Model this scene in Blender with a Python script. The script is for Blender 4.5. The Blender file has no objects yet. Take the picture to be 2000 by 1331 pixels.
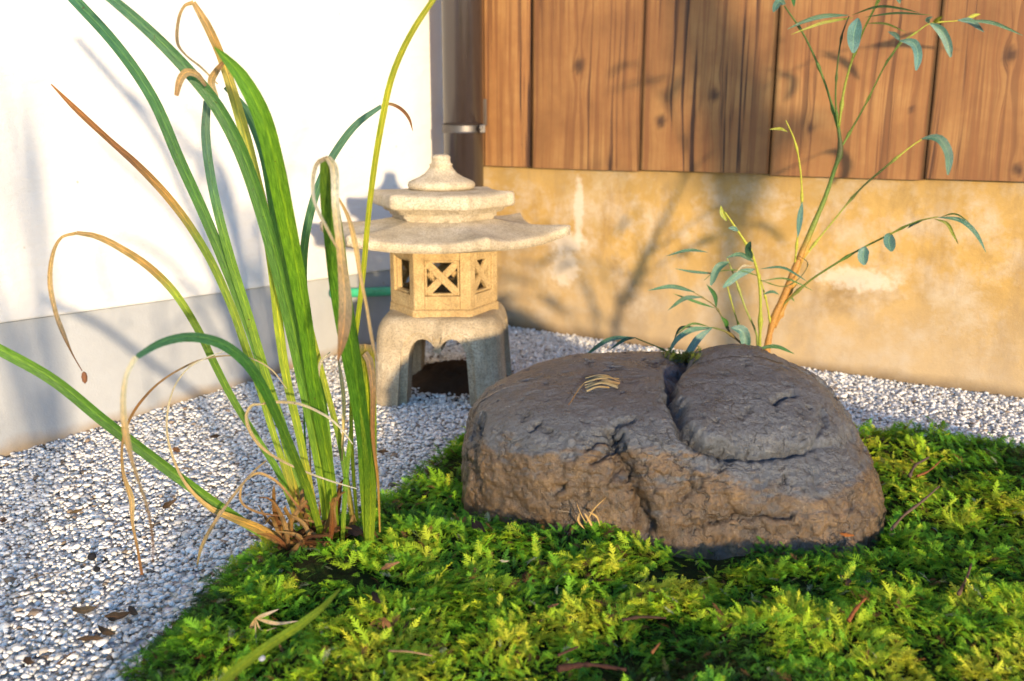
import bpy, bmesh, math, random
import numpy as np
from mathutils import Vector, Matrix
random.seed(7); rng = np.random.default_rng(7)
S = bpy.context.scene; C = S.collection
R = math.radians

# ------------------------------------------------------------------ camera, sky, sun, exposure
CAM_H, PITCH, FPX = 0.56, R(13.5), 1800.0
cam = bpy.data.cameras.new('camera'); camo = bpy.data.objects.new('camera', cam); C.objects.link(camo)
camo.location = (0, 0, CAM_H); camo.rotation_euler = (R(90) - PITCH, 0, 0)
cam.sensor_width = 36; cam.lens = 36 * FPX / 2000; cam.clip_start = .02; cam.clip_end = 200
cam.dof.use_dof = True; cam.dof.focus_distance = 1.24; cam.dof.aperture_fstop = 5.2
S.camera = camo
SUN_AZ, SUN_EL = R(160.5), R(7.0)           # clockwise from +Y, where the sun stands
w = bpy.data.worlds.new('World'); S.world = w; w.use_nodes = True
nt = w.node_tree; sky = nt.nodes.new('ShaderNodeTexSky'); sky.sky_type = 'NISHITA'; sky.sun_disc = False
sky.sun_elevation = SUN_EL; sky.sun_rotation = SUN_AZ
sky.ozone_density = 4.0; sky.air_density = 1.0; sky.dust_density = 0.2
nt.links.new(sky.outputs[0], nt.nodes['Background'].inputs[0]); nt.nodes['Background'].inputs[1].default_value = 0.15
sd = bpy.data.lights.new('sun', 'SUN'); sd.energy = 2.0; sd.angle = R(2.0); sd.color = (1, .76, .47)
so = bpy.data.objects.new('sun', sd); C.objects.link(so)
to_sun = Vector((math.sin(SUN_AZ) * math.cos(SUN_EL), math.cos(SUN_AZ) * math.cos(SUN_EL), math.sin(SUN_EL)))
so.rotation_euler = to_sun.to_track_quat('Z', 'Y').to_euler()
S.view_settings.view_transform = 'Standard'; S.view_settings.look = 'None'
S.view_settings.exposure = 2.15; S.view_settings.gamma = 1

# ------------------------------------------------------------------ helpers
FW = np.array([0, math.cos(PITCH), -math.sin(PITCH)]); UP = np.array([0, math.sin(PITCH), math.cos(PITCH)])
EYE = np.array([0, 0, CAM_H])
def ray(px, py): return FW + UP * (-(py - 665.5) / FPX) + np.array([1., 0, 0]) * ((px - 1000) / FPX)
def at(px, py, Y):
    d = ray(px, py); return EYE + d * (Y / d[1])
def gnd(px, py, z=0):
    d = ray(px, py); return EYE + d * ((z - CAM_H) / d[2])
def proj(P):
    q = P - EYE; f = q @ FW
    return 1000 + FPX * q[..., 0] / f, 665.5 - FPX * (q @ UP) / f
def on_wall(px, py, P0, n):
    d = ray(px, py); return EYE + d * (np.dot(P0 - EYE, n) / np.dot(d, n))

def vnoise(p, seed=0):
    p = np.asarray(p, float); i = np.floor(p).astype(np.int64); f = p - i; f = f * f * (3 - 2 * f)
    def h(a):
        n = a[..., 0] * 374761393 + a[..., 1] * 668265263 + a[..., 2] * 2147483647 + seed * 1274126177
        n = (n ^ (n >> 13)) * 1274126177; n = n ^ (n >> 16)
        return (n & 0xffffff) / float(0xffffff) * 2 - 1
    r = 0
    for dx in (0, 1):
        for dy in (0, 1):
            for dz in (0, 1):
                wt = (f[..., 0] if dx else 1 - f[..., 0]) * (f[..., 1] if dy else 1 - f[..., 1]) * (f[..., 2] if dz else 1 - f[..., 2])
                r = r + wt * h(i + np.array([dx, dy, dz]))
    return r
def fbm(p, oct=4, seed=0, ridged=False):
    p = np.asarray(p, float); a = 1; r = 0; t = 0
    for o in range(oct):
        n = vnoise(p * (2 ** o) + 17.3 * o, seed + o)
        if ridged: n = 1 - 2 * np.abs(n)
        r = r + a * n; t += a; a *= .5
    return r / t
def xy3(x, y, s): return np.stack([np.asarray(x) * s, np.asarray(y) * s, np.zeros_like(np.asarray(x, float))], -1)

def tag(o, label, cat, group=None):
    o['label'] = label; o['category'] = cat
    if group: o['group'] = group
    return o
def thing(name, loc, label, cat, group=None):
    o = bpy.data.objects.new(name, None); C.objects.link(o); o.location = loc; o.empty_display_size = .05
    return tag(o, label, cat, group)
def wloc(o):
    v = Vector((0, 0, 0))
    while o: v += o.location; o = o.parent
    return np.array(v)
def mk(name, V, F, mat, parent=None, col=None, uv=None, smooth=True, attrs=None, center=False):
    """verts in world space; one mesh object, child of parent"""
    V = np.asarray(V, float)
    me = bpy.data.meshes.new(name)
    loc = np.zeros(3)
    if parent is not None: V = V - wloc(parent)
    if center:
        loc = np.array([V[:, 0].mean(), V[:, 1].mean(), V[:, 2].min()]); V = V - loc
    if isinstance(F, np.ndarray):
        n, k = F.shape
        me.vertices.add(len(V)); me.vertices.foreach_set('co', V.astype(np.float32).ravel())
        me.loops.add(n * k); me.loops.foreach_set('vertex_index', F.astype(np.int32).ravel())
        me.polygons.add(n); me.polygons.foreach_set('loop_start', np.arange(0, n * k, k, dtype=np.int32))
        me.update(calc_edges=True)
    else:
        me.from_pydata([tuple(v) for v in V], [], F)
    if smooth: me.polygons.foreach_set('use_smooth', np.ones(len(me.polygons), bool))
    if col is not None:
        a = me.color_attributes.new('Col', 'FLOAT_COLOR', 'POINT')
        c = np.ones((len(V), 4), np.float32); c[:, :3] = col; a.data.foreach_set('color', c.ravel())
    for k_, v_ in (attrs or {}).items():
        a = me.attributes.new(k_, 'FLOAT', 'POINT'); a.data.foreach_set('value', np.asarray(v_, np.float32))
    me.validate(); me.update()
    if mat: me.materials.append(mat)
    o = bpy.data.objects.new(name, me); C.objects.link(o); o.location = loc
    if parent is not None: o.parent = parent
    return o
def bevel(o, w_, seg=2):
    m = o.modifiers.new('bevel', 'BEVEL'); m.width = w_; m.segments = seg; m.limit_method = 'ANGLE'; m.angle_limit = R(35); return o
def box(x0, x1, y0, y1, z0, z1):
    V = np.array([(x, y, z) for x in (x0, x1) for y in (y0, y1) for z in (z0, z1)], float)
    F = [(0, 1, 3, 2), (4, 6, 7, 5), (0, 4, 5, 1), (2, 3, 7, 6), (0, 2, 6, 4), (1, 5, 7, 3)]
    return V, F
def join(parts):
    V = []; F = []; n = 0
    for v, f in parts:
        V.append(np.asarray(v)); F += [tuple(int(i) + n for i in q) for q in f]; n += len(v)
    return np.concatenate(V), F
def rotz(V, a):
    c, s = math.cos(a), math.sin(a); V = np.asarray(V)
    return np.stack([V[:, 0] * c - V[:, 1] * s, V[:, 0] * s + V[:, 1] * c, V[:, 2]], 1)
def grid_faces(nu, nv, wrap=False):
    i = np.arange(nu if wrap else nu - 1); j = np.arange(nv - 1); I, J = np.meshgrid(i, j, indexing='ij')
    I2 = (I + 1) % nu
    return np.stack([I * nv + J, I2 * nv + J, I2 * nv + J + 1, I * nv + J + 1], -1).reshape(-1, 4)
def spline(P, n):
    P = np.asarray(P, float)
    if len(P) == 2: P = np.array([P[0], (P[0] + P[1]) / 2, P[1]])
    L = np.r_[0, np.cumsum(np.sqrt((np.diff(P[:, :3], axis=0) ** 2).sum(1)))]; L /= L[-1]
    m = np.zeros_like(P)
    for k in range(len(P)):
        a, b = max(k - 1, 0), min(k + 1, len(P) - 1); m[k] = (P[b] - P[a]) / (L[b] - L[a])
    t = np.linspace(0, 1, n); k = np.clip(np.searchsorted(L, t, side='right') - 1, 0, len(P) - 2)
    h = (L[k + 1] - L[k])[:, None]; s = ((t - L[k])[:, None]) / h
    return ((2 * s ** 3 - 3 * s ** 2 + 1) * P[k] + (s ** 3 - 2 * s ** 2 + s) * h * m[k] + (-2 * s ** 3 + 3 * s ** 2) * P[k + 1] + (s ** 3 - s ** 2) * h * m[k + 1])
def unit(a): return a / (np.linalg.norm(a, axis=-1, keepdims=True) + 1e-12)

# ------------------------------------------------------------------ material helpers
class M:
    def __init__(s, name):
        s.m = bpy.data.materials.new(name); s.m.use_nodes = True; s.t = s.m.node_tree; s.b = s.t.nodes['Principled BSDF']
        s.out = s.t.nodes['Material Output']
    def n(s, k, **kw):
        nd = s.t.nodes.new('ShaderNode' + k)
        for a, v in kw.items(): setattr(nd, a, v)
        return nd
    def l(s, a, b): s.t.links.new(a, b)
    def setv(s, nd, d):
        for k, v in d.items():
            if hasattr(v, 'links'): s.l(v, nd.inputs[k])
            else: nd.inputs[k].default_value = v
    def coord(s, scale=(1, 1, 1), kind='Object'):
        tc = s.n('TexCoord'); mp = s.n('Mapping'); s.l(tc.outputs[kind], mp.inputs[0]); mp.inputs[3].default_value = scale; return mp.outputs[0]
    def noise(s, co, scale, detail=4, rough=.55, dist=0.):
        nd = s.n('TexNoise'); s.setv(nd, {'Vector': co, 'Scale': scale, 'Detail': detail, 'Roughness': rough, 'Distortion': dist}); return nd.outputs[0]
    def ramp(s, f, stops, interp='LINEAR'):
        nd = s.n('ValToRGB'); s.l(f, nd.inputs[0]); e = nd.color_ramp.elements; nd.color_ramp.interpolation = interp
        while len(e) < len(stops): e.new(.5)
        for k, (p, c) in enumerate(stops):
            e[k].position = p; e[k].color = (*c, 1) if not isinstance(c, (int, float)) else (c, c, c, 1)
        return nd.outputs[0]
    def mix(s, f, a, b, mode='MIX'):
        nd = s.n('MixRGB', blend_type=mode)
        for i, v in enumerate((f, a, b)):
            if hasattr(v, 'links'): s.l(v, nd.inputs[i])
            elif isinstance(v, (int, float)): nd.inputs[i].default_value = v if i == 0 else (v, v, v, 1)
            else: nd.inputs[i].default_value = (*v, 1)
        return nd.outputs[0]
    def math(s, op, a, b=0., c=0.):
        nd = s.n('Math', operation=op)
        for i, v in enumerate((a, b, c)):
            if hasattr(v, 'links'): s.l(v, nd.inputs[i])
            else: nd.inputs[i].default_value = v
        return nd.outputs[0]
    def bump(s, h, strength=.5, dist=.002, prev=None):
        nd = s.n('Bump'); s.l(h, nd.inputs['Height']); nd.inputs['Strength'].default_value = strength; nd.inputs['Distance'].default_value = dist
        if prev: s.l(prev, nd.inputs['Normal'])
        s.l(nd.outputs[0], s.b.inputs['Normal']); return nd.outputs[0]
    def attr(s, name): return s.n('Attribute', attribute_name=name)
    def base(s, c, rough=.7, spec=.4):
        if hasattr(c, 'links'): s.l(c, s.b.inputs['Base Color'])
        else: s.b.inputs['Base Color'].default_value = (*c, 1)
        if hasattr(rough, 'links'): s.l(rough, s.b.inputs['Roughness'])
        else: s.b.inputs['Roughness'].default_value = rough
        s.b.inputs['Specular IOR Level'].default_value = spec; return s

def mat_plaster():
    m = M('white_plaster'); co = m.coord()
    big = m.noise(co, 2.2, 5, .6); mid = m.noise(co, 14, 6, .65); fine = m.noise(co, 420, 3)
    c = m.mix(m.ramp(big, [(.35, 0.), (.7, 1.)]), (.63, .625, .61), (.56, .555, .55))
    c = m.mix(m.ramp(mid, [(.6, 0.), (.78, .35)]), c, (.60, .57, .52))
    spots = m.n('TexVoronoi'); m.setv(spots, {'Vector': co, 'Scale': 13.})
    c = m.mix(m.ramp(spots.outputs['Distance'], [(.02, .75), (.045, 0.)]), c, (.30, .27, .22))
    m.base(c, .85, .25); m.bump(fine, .35, .001, m.bump(m.noise(m.coord((1, 1, 3)), 12, 6, .6), .6, .006, m.bump(mid, .5, .005))); return m.m
def mat_footing():
    m = M('grey_render'); co = m.coord()
    big = m.noise(co, 3.5, 6, .65); fine = m.noise(co, 260, 4); sep = m.n('SeparateXYZ'); m.l(co, sep.inputs[0])
    c = m.mix(m.ramp(big, [(.35, 0.), (.68, 1.)]), (.36, .375, .395), (.28, .295, .315))
    low = m.math('ADD', m.math('MULTIPLY', sep.outputs[2], -1.0), m.math('MULTIPLY', m.noise(co, 9, 5), .06))
    c = m.mix(m.ramp(low, [(.004, 0.), (.03, 1.)]), c, (.26, .205, .145))
    sp = m.n('TexVoronoi'); m.setv(sp, {'Vector': co, 'Scale': 11.})
    c = m.mix(m.ramp(sp.outputs['Distance'], [(.03, .8), (.06, 0.)]), c, (.20, .16, .12))
    m.base(c, .9, .2); m.bump(fine, .4, .0015, m.bump(big, .3, .01)); return m.m
def mat_concrete():
    m = M('stained_concrete'); co = m.coord(); sep = m.n('SeparateXYZ'); m.l(co, sep.inputs[0])
    a = m.noise(co, 3.0, 8, .68, .4); b = m.noise(co, 11, 8, .7); sc = m.coord((6, 6, 1.6)); streak = m.noise(sc, 2.2, 6, .7)
    c = m.ramp(a, [(.34, (.42, .32, .18)), (.46, (.36, .225, .07)), (.56, (.44, .28, .09)), (.68, (.24, .15, .055))])
    c = m.mix(m.ramp(b, [(.46, 0.), (.66, .8)]), c, (.47, .39, .29))
    c = m.mix(m.ramp(streak, [(.50, 0.), (.68, .6)]), c, (.24, .16, .08))
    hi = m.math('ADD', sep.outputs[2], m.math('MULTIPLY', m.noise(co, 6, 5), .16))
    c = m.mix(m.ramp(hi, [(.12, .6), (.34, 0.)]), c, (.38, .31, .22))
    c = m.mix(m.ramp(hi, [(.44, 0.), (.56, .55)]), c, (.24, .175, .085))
    # pale lime runs, one upright and one crosswise
    def blot(x, z, sx, sz):
        dx = m.math('DIVIDE', m.math('ABSOLUTE', m.math('SUBTRACT', sep.outputs[0], x)), sx)
        dz = m.math('DIVIDE', m.math('ABSOLUTE', m.math('SUBTRACT', sep.outputs[2], z)), sz)
        d = m.math('ADD', m.math('MULTIPLY', dx, dx), m.math('MULTIPLY', dz, dz))
        d = m.math('ADD', d, m.math('MULTIPLY', m.math('SUBTRACT', m.noise(co, 45, 5, .7), .5), 2.6))
        return m.ramp(d, [(.35, 1.), (1., 0.)])
    for q in ((.40, .33, .016, .10), (.37, .25, .06, .035), (.36, .18, .05, .06), (1.1, .22, .10, .03)):
        c = m.mix(m.math('MULTIPLY', blot(*q), .6), c, (.58, .52, .44))
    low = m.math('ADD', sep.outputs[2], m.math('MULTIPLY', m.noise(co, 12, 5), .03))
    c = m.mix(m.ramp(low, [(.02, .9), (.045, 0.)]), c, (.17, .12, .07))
    m.base(c, .88, .25)
    m.bump(m.noise(co, 300, 4), .45, .0015, m.bump(b, .5, .005)); return m.m
def mat_wood():
    m = M('weathered_cedar'); g = m.attr('grain').outputs['Fac']; tone = m.attr('tone').outputs['Fac']; kn = m.attr('knot').outputs['Fac']
    co = m.coord(); sep = m.n('SeparateXYZ'); m.l(co, sep.inputs[0])
    cx = m.n('CombineXYZ'); m.l(g, cx.inputs[0]); m.l(m.math('MULTIPLY', sep.outputs[2], .02), cx.inputs[1])
    v = cx.outputs[0]
    broad = m.noise(v, 13, 3, .5); rings = m.noise(v, 70, 3, .6); fine = m.noise(v, 260, 2, .6)
    cx2 = m.n('CombineXYZ'); m.l(g, cx2.inputs[0]); m.l(m.math('MULTIPLY', sep.outputs[2], .06), cx2.inputs[1]); fib = m.noise(cx2.outputs[0], 700, 3, .6)
    blot = m.noise(co, 6, 5, .6)
    c = m.ramp(blot, [(.3, (.18, .084, .030)), (.52, (.265, .130, .045)), (.72, (.35, .195, .070))])
    c = m.mix(m.ramp(rings, [(.47, 0.), (.57, .6)]), c, (.13, .05, .02))
    c = m.mix(m.ramp(fine, [(.45, 0.), (.62, .4)]), c, (.22, .085, .03))
    dk = m.math('MULTIPLY', m.ramp(rings, [(.54, 0.), (.59, 1.)]), m.ramp(broad, [(.48, 0.), (.56, 1.)]))
    c = m.mix(m.math('MULTIPLY', dk, .9), c, (.035, .016, .010))
    c = m.mix(m.math('MULTIPLY', kn, .9), c, (.045, .022, .014))
    c = m.mix(1., c, tone, 'MULTIPLY')
    m.base(c, .62, .35)
    h = m.math('SUBTRACT', m.math('MULTIPLY', fib, .4), m.math('ADD', dk, m.math('MULTIPLY', rings, 1.0)))
    m.bump(h, .5, .0012); return m.m
def mat_stone(name, c1, c2, c3, stain=True):
    m = M(name); co = m.coord(); a = m.noise(co, 9, 6, .65); f = m.noise(co, 330, 3, .7); g = m.noise(co, 700, 2, .6)
    c = m.ramp(a, [(.36, c2), (.50, c1), (.64, c3)]); a2 = m.noise(co, 34, 6, .7)
    c = m.mix(m.ramp(a2, [(.48, 0.), (.68, .55)]), c, tuple(v * .62 for v in c2))
    c = m.mix(m.ramp(f, [(.40, .75), (.53, 0.)]), c, tuple(v * .5 for v in c1))
    c = m.mix(m.ramp(g, [(.60, 0.), (.72, .6)]), c, tuple(min(1, v * 1.5) for v in c1))
    st = m.noise(m.coord((26, 26, 5)), 1., 6, .7); c = m.mix(m.ramp(st, [(.52, 0.), (.70, .5)]), c, tuple(v * .45 for v in c2))
    m.base(c, .9, .25); m.bump(f, .9, .0025, m.bump(a2, .6, .004)); return m.m
def mat_gravel():
    m = M('white_gravel'); geo = m.n('NewGeometry'); r = geo.outputs['Random Per Island']; co = m.coord()
    c = m.ramp(r, [(0, (.10, .085, .07)), (.035, (.25, .18, .12)), (.075, (.48, .46, .42)), (.3, (.62, .60, .565)), (.6, (.70, .68, .64)), (1, (.80, .78, .74))])
    sp = m.noise(co, 520, 3, .7)
    c = m.mix(m.ramp(sp, [(.54, 0.), (.66, .65)]), c, (.30, .30, .31))
    m.base(c, 1., .05); return m.m
def mat_ground():
    m = M('gravelly_earth'); co = m.coord(); v = m.n('TexVoronoi'); m.setv(v, {'Vector': co, 'Scale': 140.})
    c = m.ramp(v.outputs['Distance'], [(0, (.66, .65, .62)), (.5, (.50, .49, .46)), (.8, (.25, .24, .22))])
    c = m.mix(.15, c, v.outputs['Color'], 'MULTIPLY'); m.base(c, .9, .2); m.bump(v.outputs['Distance'], -.8, .004); return m.m
def mat_moss_floor():
    m = M('moss_floor'); co = m.coord(); a = m.noise(co, 60, 5, .7); b = m.noise(co, 300, 3, .7)
    c = m.ramp(a, [(.35, (.018, .014, .007)), (.55, (.022, .034, .007)), (.75, (.05, .08, .012))])
    m.base(c, .95, .1); m.bump(b, 1., .006); return m.m
def mat_rock():
    m = M('river_rock'); co = m.coord(); geo = m.n('NewGeometry')
    a = m.noise(co, 7, 7, .65, .3); b = m.noise(co, 26, 7, .7); f = m.noise(co, 190, 5, .7); ff = m.noise(co, 620, 3, .7)
    a3 = m.noise(co, 17, 8, .75, .6); sun_och = m.attr('sun_ochre').outputs['Fac']; cav = m.attr('cavity').outputs['Fac']
    grey = m.ramp(b, [(.3, (.042, .049, .062)), (.55, (.068, .077, .094)), (.8, (.12, .128, .145))])  # stone grey with the sky's blue on the top put into it
    brown = m.ramp(b, [(.28, (.04, .027, .017)), (.48, (.078, .046, .021)), (.76, (.20, .122, .055))])  # ochre patches plus the sun's warmth on the front put into the colour
    k = m.math('ADD', m.math('MULTIPLY', sun_och, .9), m.math('MULTIPLY', m.math('SUBTRACT', a, .5), 1.5))
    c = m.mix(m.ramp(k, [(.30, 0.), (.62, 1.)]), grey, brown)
    c = m.mix(m.ramp(a3, [(.30, .85), (.43, 0.)]), c, (.045, .043, .045)); c = m.mix(m.ramp(a3, [(.58, 0.), (.70, .55)]), c, m.mix(1., c, (2.1, 1.8, 1.35), 'MULTIPLY'))
    c = m.mix(m.ramp(f, [(.38, .75), (.5, 0.)]), c, (.04, .034, .03))
    c = m.mix(m.ramp(f, [(.60, 0.), (.72, .5)]), c, (.34, .27, .19))
    wv = m.n('VectorMath', operation='ADD'); m.l(co, wv.inputs[0]); sv = m.n('VectorMath', operation='SCALE'); nz = m.n('TexNoise'); m.setv(nz, {'Vector': co, 'Scale': 30., 'Detail': 4.}); m.l(nz.outputs[1], sv.inputs[0]); sv.inputs[3].default_value = .05; m.l(sv.outputs[0], wv.inputs[1])
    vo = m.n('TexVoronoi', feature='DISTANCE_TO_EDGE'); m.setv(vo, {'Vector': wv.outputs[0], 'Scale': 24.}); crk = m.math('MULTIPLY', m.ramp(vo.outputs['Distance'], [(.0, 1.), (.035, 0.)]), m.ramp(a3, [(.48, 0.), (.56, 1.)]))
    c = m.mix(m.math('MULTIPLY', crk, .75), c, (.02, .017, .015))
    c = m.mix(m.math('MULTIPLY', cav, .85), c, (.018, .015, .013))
    m.base(c, m.ramp(b, [(.3, .22), (.7, .42)]), .7)
    m.bump(m.math('SUBTRACT', ff, m.math('MULTIPLY', crk, 1.6)), .6, .0018, m.bump(f, .9, .004, m.bump(b, .7, .009))); return m.m
def leafy(name, rough=.38, trans=.55, vein=True, spec=.5):
    m = M(name); at_ = m.attr('Col'); c = at_.outputs['Color']; u = m.attr('u').outputs['Fac']; v = m.attr('v').outputs['Fac']
    cx = m.n('CombineXYZ'); m.l(u, cx.inputs[0]); m.l(m.math('MULTIPLY', v, .6), cx.inputs[1])
    st = m.noise(cx.outputs[0], 19, 3, .7); e = m.attr('e').outputs['Fac']; co = m.coord(); bl = m.noise(co, 40, 4, .6); sp = m.noise(co, 260, 2, .6)
    c = m.mix(m.ramp(e, [(.47, .0), (.53, .5)]), c, m.mix(1., c, (.62, .72, .8), 'MULTIPLY'))  # one half darkened: shading of the fold put into the leaf colour
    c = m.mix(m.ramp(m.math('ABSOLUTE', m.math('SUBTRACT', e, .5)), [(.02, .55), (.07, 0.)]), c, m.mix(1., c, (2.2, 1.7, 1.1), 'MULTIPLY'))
    c = m.mix(m.ramp(st, [(.40, .75), (.52, 0.)]), c, m.mix(1., c, (.42, .55, .35), 'MULTIPLY'))
    c = m.mix(m.ramp(st, [(.54, 0.), (.64, .8)]), c, m.mix(1., c, (1.7, 1.5, 1.1), 'MULTIPLY'))
    c = m.mix(m.ramp(bl, [(.45, 0.), (.75, .35)]), c, m.mix(1., c, (1.35, 1.15, .6), 'MULTIPLY'))
    c = m.mix(m.ramp(sp, [(.68, 0.), (.74, .8)]), c, (.07, .04, .015))
    m.base(c, rough, spec); m.bump(st, .8, .0012)
    tr = m.n('BsdfTranslucent'); m.l(c, tr.inputs[0]); ad = m.n('MixShader'); ad.inputs[0].default_value = trans
    m.l(m.b.outputs[0], ad.inputs[1]); m.l(tr.outputs[0], ad.inputs[2]); m.l(ad.outputs[0], m.out.inputs[0]); return m.m
def mat_moss():
    m = M('feather_moss'); c = m.attr('Col').outputs['Color']; m.base(c, .6, .25)
    tr = m.n('BsdfTranslucent'); m.l(c, tr.inputs[0]); ad = m.n('MixShader'); ad.inputs[0].default_value = .42
    m.l(m.b.outputs[0], ad.inputs[1]); m.l(tr.outputs[0], ad.inputs[2]); m.l(ad.outputs[0], m.out.inputs[0]); return m.m
def mat_plain(name, c, rough=.5, metal=0., spec=.5, bumpy=0.):
    m = M(name); co = m.coord(); n_ = m.noise(co, 60, 5, .65)
    cc = m.mix(m.ramp(n_, [(.35, 0.), (.7, 1.)]), c, tuple(v * .72 for v in c)); m.base(cc, rough, spec)
    m.b.inputs['Metallic'].default_value = metal
    if bumpy: m.bump(m.noise(co, 220, 3), bumpy, .001)
    return m.m
def mat_col(name, rough=.75):
    m = M(name); c = m.attr('Col').outputs['Color']; co = m.coord(); n_ = m.noise(co, 300, 4, .7)
    c = m.mix(m.ramp(n_, [(.4, .6), (.6, 0.)]), c, m.mix(1., c, (.5, .45, .4), 'MULTIPLY'))
    m.base(c, rough, .3); m.bump(n_, .5, .001); return m.m

MT = dict(plaster=mat_plaster(), footing=mat_footing(), concrete=mat_concrete(), wood=mat_wood(), gravel=mat_gravel(), ground=mat_ground(),
          mossfloor=mat_moss_floor(), rock=mat_rock(), leaf=leafy('blade_leaf'), shrubleaf=leafy('shrub_leaf', .24, .2, spec=.8), dry=leafy('dry_leaf', .8, .3, spec=.2),
          moss=mat_moss(), stem=mat_col('stem_bark', .6), twig=mat_col('dead_twig', .85),
          pipe=mat_plain('brown_pipe', (.030, .021, .019), .25, 0, .9), steel=mat_plain('steel_band', (.13, .12, .115), .5, .9),
          bracket=mat_plain('dark_bracket', (.16, .13, .11), .5, .6), hose=mat_plain('green_hose', (.06, .50, .28), .4),
          stone=mat_stone('lantern_stone', (.50, .42, .30), (.42, .34, .22), (.56, .49, .38)),
          boxstone=mat_stone('fire_box_stone', (.46, .32, .15), (.38, .255, .11), (.52, .39, .20)),
          basestone=mat_stone('lantern_base_stone', (.42, .34, .23), (.31, .245, .155), (.50, .43, .32)), earth=mat_plain('dark_litter', (.05, .033, .022), .95, 0, .1, 1.))

# ------------------------------------------------------------------ the setting: ground and walls
A0, B0 = gnd(943, 632), gnd(2000, 782)              # foot of the house wall
L0, L1 = gnd(0, 898), gnd(480, 750)                 # foot of the white wall
dR = unit((B0 - A0) * [1, 1, 0]); nR = np.array([dR[1], -dR[0], 0.])
if nR[1] > 0: nR = -nR
dL = unit((L1 - L0) * [1, 1, 0]); nL = np.array([dL[1], -dL[0], 0.])
Mx = np.array([[dL[0], -dR[0]], [dL[1], -dR[1]]]); sol = np.linalg.solve(Mx, (A0 - L0)[:2]); CORNER = L0 + dL * sol[0]

def sheet(name, x0, x1, y0, y1, nx, ny, zf, mat, kind='structure'):
    X, Y = np.meshgrid(np.linspace(x0, x1, nx), np.linspace(y0, y1, ny), indexing='ij')
    V = np.stack([X, Y, zf(X, Y)], -1).reshape(-1, 3); o = mk(name, V, grid_faces(nx, ny), mat); o['kind'] = kind; return o
sheet('ground', -30, 30, -30, 30, 30, 30, lambda X, Y: X * 0 - .03, MT['ground'])

# moss region (outline in ground points)
MOSS_PX = [(90, 1420), (190, 1310), (262, 1225), (325, 1160), (362, 1105), (440, 1085), (520, 1050), (600, 1015), (690, 985), (740, 940), (800, 905), (850, 865), (905, 840)]
MOSS = [tuple(gnd(px, py, .01)[:2]) for px, py in MOSS_PX]
MOSS += [(-.02, 1.52), (.10, 1.60), (.30, 1.62), (.5, 1.58), tuple(gnd(1700, 812, .03)[:2]), tuple(gnd(1850, 822, .03)[:2]), tuple(gnd(2000, 845, .03)[:2]), (1.25, 1.30), (1.7, 1.05), (1.7, .25), (-.30, .25), (-.42, .55)]
MOSS = np.array(MOSS)
def poly_sd(x, y, P):
    x = np.asarray(x, float); y = np.asarray(y, float); d = np.full(x.shape, 9.); ins = np.zeros(x.shape, bool)
    for k in range(len(P)):
        a = P[k]; b = P[(k + 1) % len(P)]; e = b - a; t = np.clip(((x - a[0]) * e[0] + (y - a[1]) * e[1]) / (e @ e), 0, 1)
        d = np.minimum(d, np.hypot(x - a[0] - t * e[0], y - a[1] - t * e[1]))
        c = ((a[1] > y) != (b[1] > y)) & (x < (b[0] - a[0]) * (y - a[1]) / (b[1] - a[1] + 1e-12) + a[0]); ins ^= c
    return np.where(ins, d, -d)
def moss_sd(x, y): return poly_sd(x, y, MOSS) + .014 * fbm(xy3(x, y, 14), 3, 5)
def moss_h(x, y):
    s = np.clip(moss_sd(x, y) / .10, 0, 1); s = s * s * (3 - 2 * s)
    lump = fbm(xy3(x, y, 9), 3, 21) * .020 + (1 - np.abs(vnoise(xy3(x, y, 24), 3)) * 2) * .005
    return -.018 + s * (.040 + lump)
sheet('moss_mound', -.8, 1.8, .2, 1.75, 260, 150, lambda X, Y: moss_h(X, Y), MT['mossfloor'])

# white garden wall (left): plaster slab over grey rendered footing
def slab(p0, p1, n, d0, d1, z00, z01, z10, z11, nseg=1):
    """upright slab along p0->p1, from depth d0 (back) to d1 (front) along n; bottom z z00->z10, top z z01->z11"""
    V = []
    for p, za, zb in ((p0, z00, z01), (p1, z10, z11)):
        for d in (d0, d1):
            for z in (za, zb): V.append((p[0] + n[0] * d, p[1] + n[1] * d, z))
    return np.array(V), [(0, 1, 3, 2), (4, 6, 7, 5), (0, 4, 5, 1), (2, 3, 7, 6), (0, 2, 6, 4), (1, 5, 7, 3)]
lstart = L0 - dL * 1.6
def ledge(P):     # height of the plaster's lower edge along the wall
    s = np.dot(P - L0, dL); return .2325 - .0475 * s
gw = thing('garden_wall', tuple(lstart), 'white plastered garden wall on a grey rendered footing, left of the lantern', 'wall')
V, F = slab(lstart, CORNER, nL, -.15, .006, ledge(lstart), 2.3, ledge(CORNER), 2.3); o = mk('plaster_face', V, F, MT['plaster'], gw, smooth=False); bevel(o, .004)
V, F = slab(lstart, CORNER, nL, -.15, 0, -.06, ledge(lstart) - .001, -.06, ledge(CORNER) - .001); mk('footing', V, F, MT['footing'], gw, smooth=False)

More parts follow.
